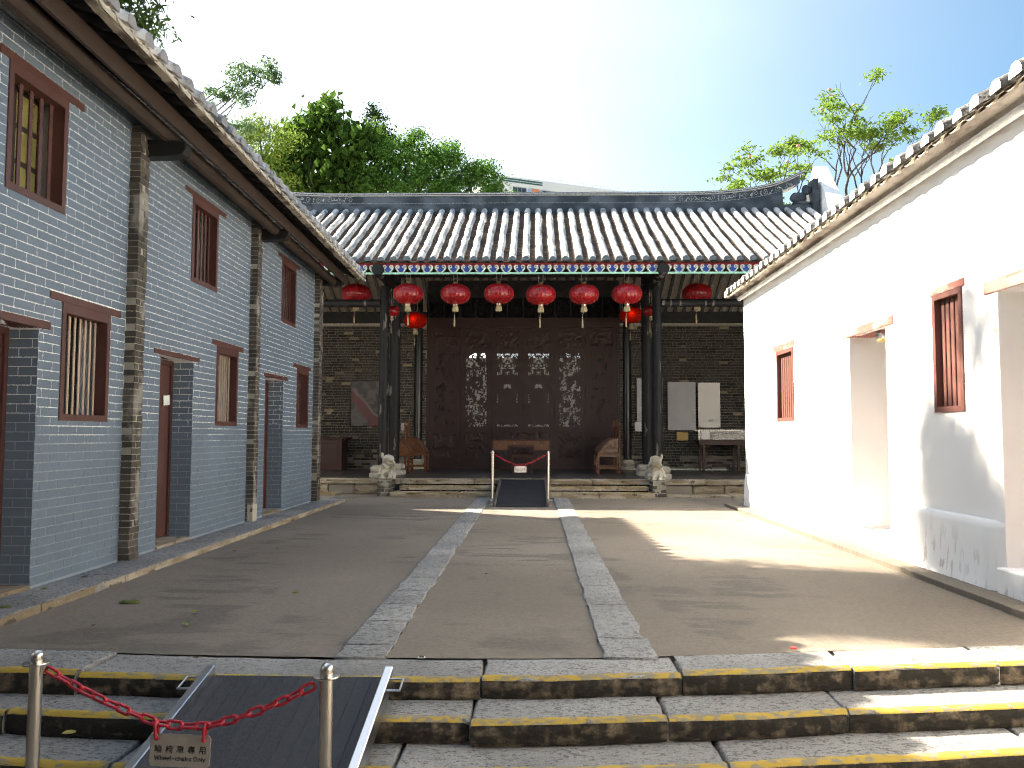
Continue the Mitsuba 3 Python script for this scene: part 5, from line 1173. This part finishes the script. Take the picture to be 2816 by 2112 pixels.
tree('large_leaf_tree', 'dark tree with large broad leaves behind the left half of the hall ridge', (-9.3, 34.0, 0), (-9.2, 34.0, 8.6), 0.34,
     [((-9.4, 33.4, 14.1), (.75, .8, .6), 1.1), ((-8.5, 33.5, 14.5), (.7, .8, .55), 1.1), ((-8.2, 33.2, 13.4), (1.3, 1.1, .8), 1.1), ((-9.0, 34, 12.2), (1.7, 1.3, 1.2), 1.1), ((-7.3, 33.6, 13.4), (.9, 1, .75), 1.1), ((-10.2, 33.6, 12.0), (1.0, 1, 1.1), 1.1), ((-8.1, 33.4, 11.4), (1.8, 1.2, 1.1), 1.0), ((-10.4, 33.8, 13.2), (.4, .5, .6), 1.0)],
     dict(dens=15, L=0.38, Wd=0.22, base=(0.07, 0.135, 0.026), sub=0.34, per=34, droop=0.9))
tree('dark_spire_tree', 'dark slim tree top poking up behind the large-leaved tree', (-7.6, 42.0, 0), (-7.6, 42, 12), 0.22,
     [((-8.35, 42, 17.6), (.40, .5, .9), 1.6), ((-8.1, 42, 16.6), (.75, .7, .7), 1.5), ((-12.2, 42, 17.1), (.45, .5, .8), 1.4), ((-12.2, 42, 16.1), (.9, .7, .6), 1.3)],
     dict(dens=34, L=0.2, Wd=0.08, base=(0.03, 0.06, 0.02), sub=0.2, per=50))
tree('bushy_fig_tree', 'bright green bushy tree behind the middle of the hall ridge', (-4.2, 34.0, 0), (-4.3, 34.0, 7.5), 0.4,
     [((-5.9, 33.5, 12.7), (.8, .9, .8), 1.2), ((-4.75, 33.3, 13.1), (.6, .7, .75), 1.2), ((-5.3, 33.2, 12.4), (1.3, 1.1, 1.0), 1.2), ((-3.6, 33.3, 12.7), (.65, .8, .75), 1.2), ((-3.9, 33.2, 12.1), (1.2, 1, .9), 1.2), ((-2.65, 33.3, 12.0), (.65, .7, .55), 1.2), ((-2.05, 33.2, 12.0), (.5, .6, .6), 1.2), ((-2.5, 33.1, 11.2), (1.25, 1, .8), 1.2), ((-4.5, 33, 11.0), (1.7, 1.2, .9), 1.2), ((-6.3, 33.1, 11.3), (1.3, 1.1, 1.0), 1.1), ((-1.5, 33.3, 11.0), (.5, .6, .5), 1.2)],
     dict(dens=34, L=0.15, Wd=0.075, base=(0.10, 0.21, 0.04), sub=0.22, per=58, droop=0.2))
# sparse flowering trees behind the white house
def twigtree(label, base, tips, r, seed):
    k = thing('flowering_tree', label, 'tree', 'sparse flowering trees')
    W = []; ends = []
    def grow(p, d, L, rad, lev):
        q = p + d * L; W.append(limb(p, q, rad, rad * 0.68, 0.18, 5))
        if lev == 0: ends.append(q); return
        for i in range(2 if rng.random() < .75 else 3):
            e = d + rng.normal(size=3) * np.array([0.48, 0.35, 0.30]) + np.array([0, 0, 0.10]); e /= np.linalg.norm(e)
            grow(q, e, L * (0.62 + 0.22 * rng.random()), rad * 0.62, lev - 1)
    base = np.asarray(base, float)
    for t in tips:
        t = np.asarray(t, float); d = t - base; L = np.linalg.norm(d); d /= L
        W.append(limb(base, base + d * L * 0.45, r, r * 0.65, 0.12, 8)); grow(base + d * L * 0.45, d, L * 0.185, r * 0.5, 4)
    put('trunk', cat(W), 'bark', k, smooth=40)
    E_ = np.array(ends); pick = E_[rng.random(len(E_)) < 0.46]
    C, N, K = [], [], []
    for q in pick:
        n = 30 + int(40 * rng.random()); o = rng.normal(size=(n, 3)) * np.array([.27, .27, .10]); C.append(q + o); N.append(np.array([0, 0, 1.0]) + rng.normal(size=(n, 3)) * .5)
        K.append(np.array([[0.17, 0.27, 0.055]]) * (0.7 + .7 * rng.random((n, 1))))
    C, N, K = np.vstack(C), np.vstack(N), np.vstack(K); N /= np.linalg.norm(N, axis=1, keepdims=True)
    m, col = leafmesh(C, N, 0.24 * (0.7 + .6 * rng.random(len(C))), 0.12 * (0.7 + .6 * rng.random(len(C))), K, 0.35)
    put('crown', m, 'leaf', k, color=col)
    top = E_[np.argsort(-E_[:, 2])[:40]]
    for q in top[rng.permutation(len(top))[:5]]: put('flower', wob(ell(q + np.array([0, -.1, .22]), (.085, .085, .06), 2), .03, 12), 'flower', k, smooth=True)
twigtree('sparse flowering tree behind the upturned right end of the hall ridge', (12.6, 40, 7.6), [(9.6, 39.5, 13.2), (10.4, 40, 14.6), (11.9, 40, 16.0), (13.2, 40.5, 15.6), (10.8, 40, 12.6)], 0.13, 1)
twigtree('taller sparse flowering tree with pinkish blossoms above the white house roof', (16.0, 41, 6.5), [(15.7, 41, 18.6), (17.8, 41.5, 17.9), (14.4, 40.5, 16.8), (19.6, 41, 17.0), (16.6, 41, 16.4)], 0.17, 2)
twigtree('low leafy flowering tree just over the white house eaves', (20.0, 42, 8.0), [(19.6, 42, 15.6), (21.3, 42, 17.0), (18.4, 42, 14.4)], 0.15, 3)

# ------------------------------------------------------------------ the pale block of flats far behind
ab = thing('apartment_block', 'pale flat-roofed block of flats far behind the hall ridge', 'building')
S = 1.9; A_ = EYE + S * (np.array([-3.728, 70.0, 23.869]) - EYE); B_ = EYE + S * (np.array([10.2, 76.232, 23.869]) - EYE)
du = (B_ - A_)[:2] / np.linalg.norm((B_ - A_)[:2])
MB = np.eye(4); MB[:3, 0] = (*du, 0); MB[:3, 1] = (-du[1], du[0], 0); MB[:3, 3] = (A_[0], A_[1], 0)
zt = float(A_[2]); f = lambda u: u * S; g = lambda z: EYE[2] + S * (z - EYE[2])
wins = [(2.08, 3.43), (4.89, 6.22), (7.45, 8.8), (10.2, 11.6)]
hw = sbox(0, 0, f(16.5), zt)
wh_ = []
for st_ in range(3):
    for a, b in wins: wh_.append((f(a), f(b), g(22.0 - 1.5 * st_), g(23.05 - 1.5 * st_)))
hw = hw.difference(unary_union([sbox(a, c, b, d) for a, b, c, d in wh_]))
put('wall', xf(ext(hw, 0.4, 'xz'), MB), 'pale_block', ab)
put('core', xf(bx(0.01, f(16.5) - .01, 0.41, 14, 0, zt - 0.02), MB), 'pale_block', ab)
for a, b, c, d in wh_:
    w = put('window', xf(bx(a, b, 0.30, 0.36, c, d), MB), 'block_glass', ab)
    put('frame', xf(cat([bx(a + (b - a) * t - .04, a + (b - a) * t + .04, 0.2, 0.29, c, d) for t in (0.03, .35, .66, .97)] + [bx(a, b, .2, .29, d - .1, d)]), MB), 'aluminium', w)
put('panel', xf(bx(f(3.83), f(4.64), -.05, -.004, g(20), g(23.04)), MB), 'block_orange', ab)
for a, b in ((3.50, 3.80), (4.66, 4.86)):
    put('air_conditioner', xf(bx(f(a), f(b), -.35, -.01, g(22.6), g(22.95), .03), MB), 'aluminium', ab)
for z in (23.64, 23.44): put('stripe', xf(bx(f(.93), f(4.92), -.06, -.004, g(z) - .13, g(z) + .13), MB), 'block_stripe', ab)
rl = put('railing', xf(cat([bx(0, f(16.5), 0.1, 0.14, zt + .42, zt + .46)] + [bx(x, x + .05, .1, .14, zt - .01, zt + .42) for x in np.arange(0.2, f(16.4), 1.7)]), MB), 'aluminium', ab)
for u in (1.65, 6.88, 12.1):
    put('aerial', xf(cat([rod((f(u), .6, zt - .1), (f(u), .6, zt + 1.5), .04, 5), rod((f(u) - .5, .6, zt + .2), (f(u), .6, zt + .75), .03, 5), rod((f(u) + .5, .6, zt + .2), (f(u), .6, zt + .75), .03, 5)]), MB), 'aluminium', ab)
# what lies behind the hall, glimpsed through the carved screen: a pale court wall
rw_ = thing('rear_court_wall', 'pale wall of the court behind the hall, glimpsed through the carved screen', 'wall')
put('panel', bx(-9, 9, 31.0, 31.3, -0.05, 4.15), 'hall_joint', rw_)

# added entrance hall, unseen behind the visitor, that blocks sky light from there
eh = thing('entrance_hall', 'unseen grey brick entrance hall added behind the viewer to block sky light', 'hall')
put('wall', cat([bx(-9, -1.3, -2.4, -2.1, -0.45, 5.2), bx(1.3, 9, -2.4, -2.1, -0.45, 5.2), bx(-1.3, 1.3, -2.4, -2.1, 2.7, 5.2), bx(-9, 9, -9, -8.7, -0.45, 4.6), bx(-9, -8.7, -8.7, -2.4, -0.45, 4.6), bx(8.7, 9, -8.7, -2.4, -0.45, 4.6)]), 'hall_brick_plain', eh)
put('roof', trimesh.Trimesh([[-9.4, -1.3, 4.75], [9.4, -1.3, 4.75], [9.4, -5.4, 7.1], [-9.4, -5.4, 7.1], [9.4, -9.6, 4.6], [-9.4, -9.6, 4.6]], [[0, 1, 2], [0, 2, 3], [3, 2, 4], [3, 4, 5]], process=False), 'roof_boards', eh)
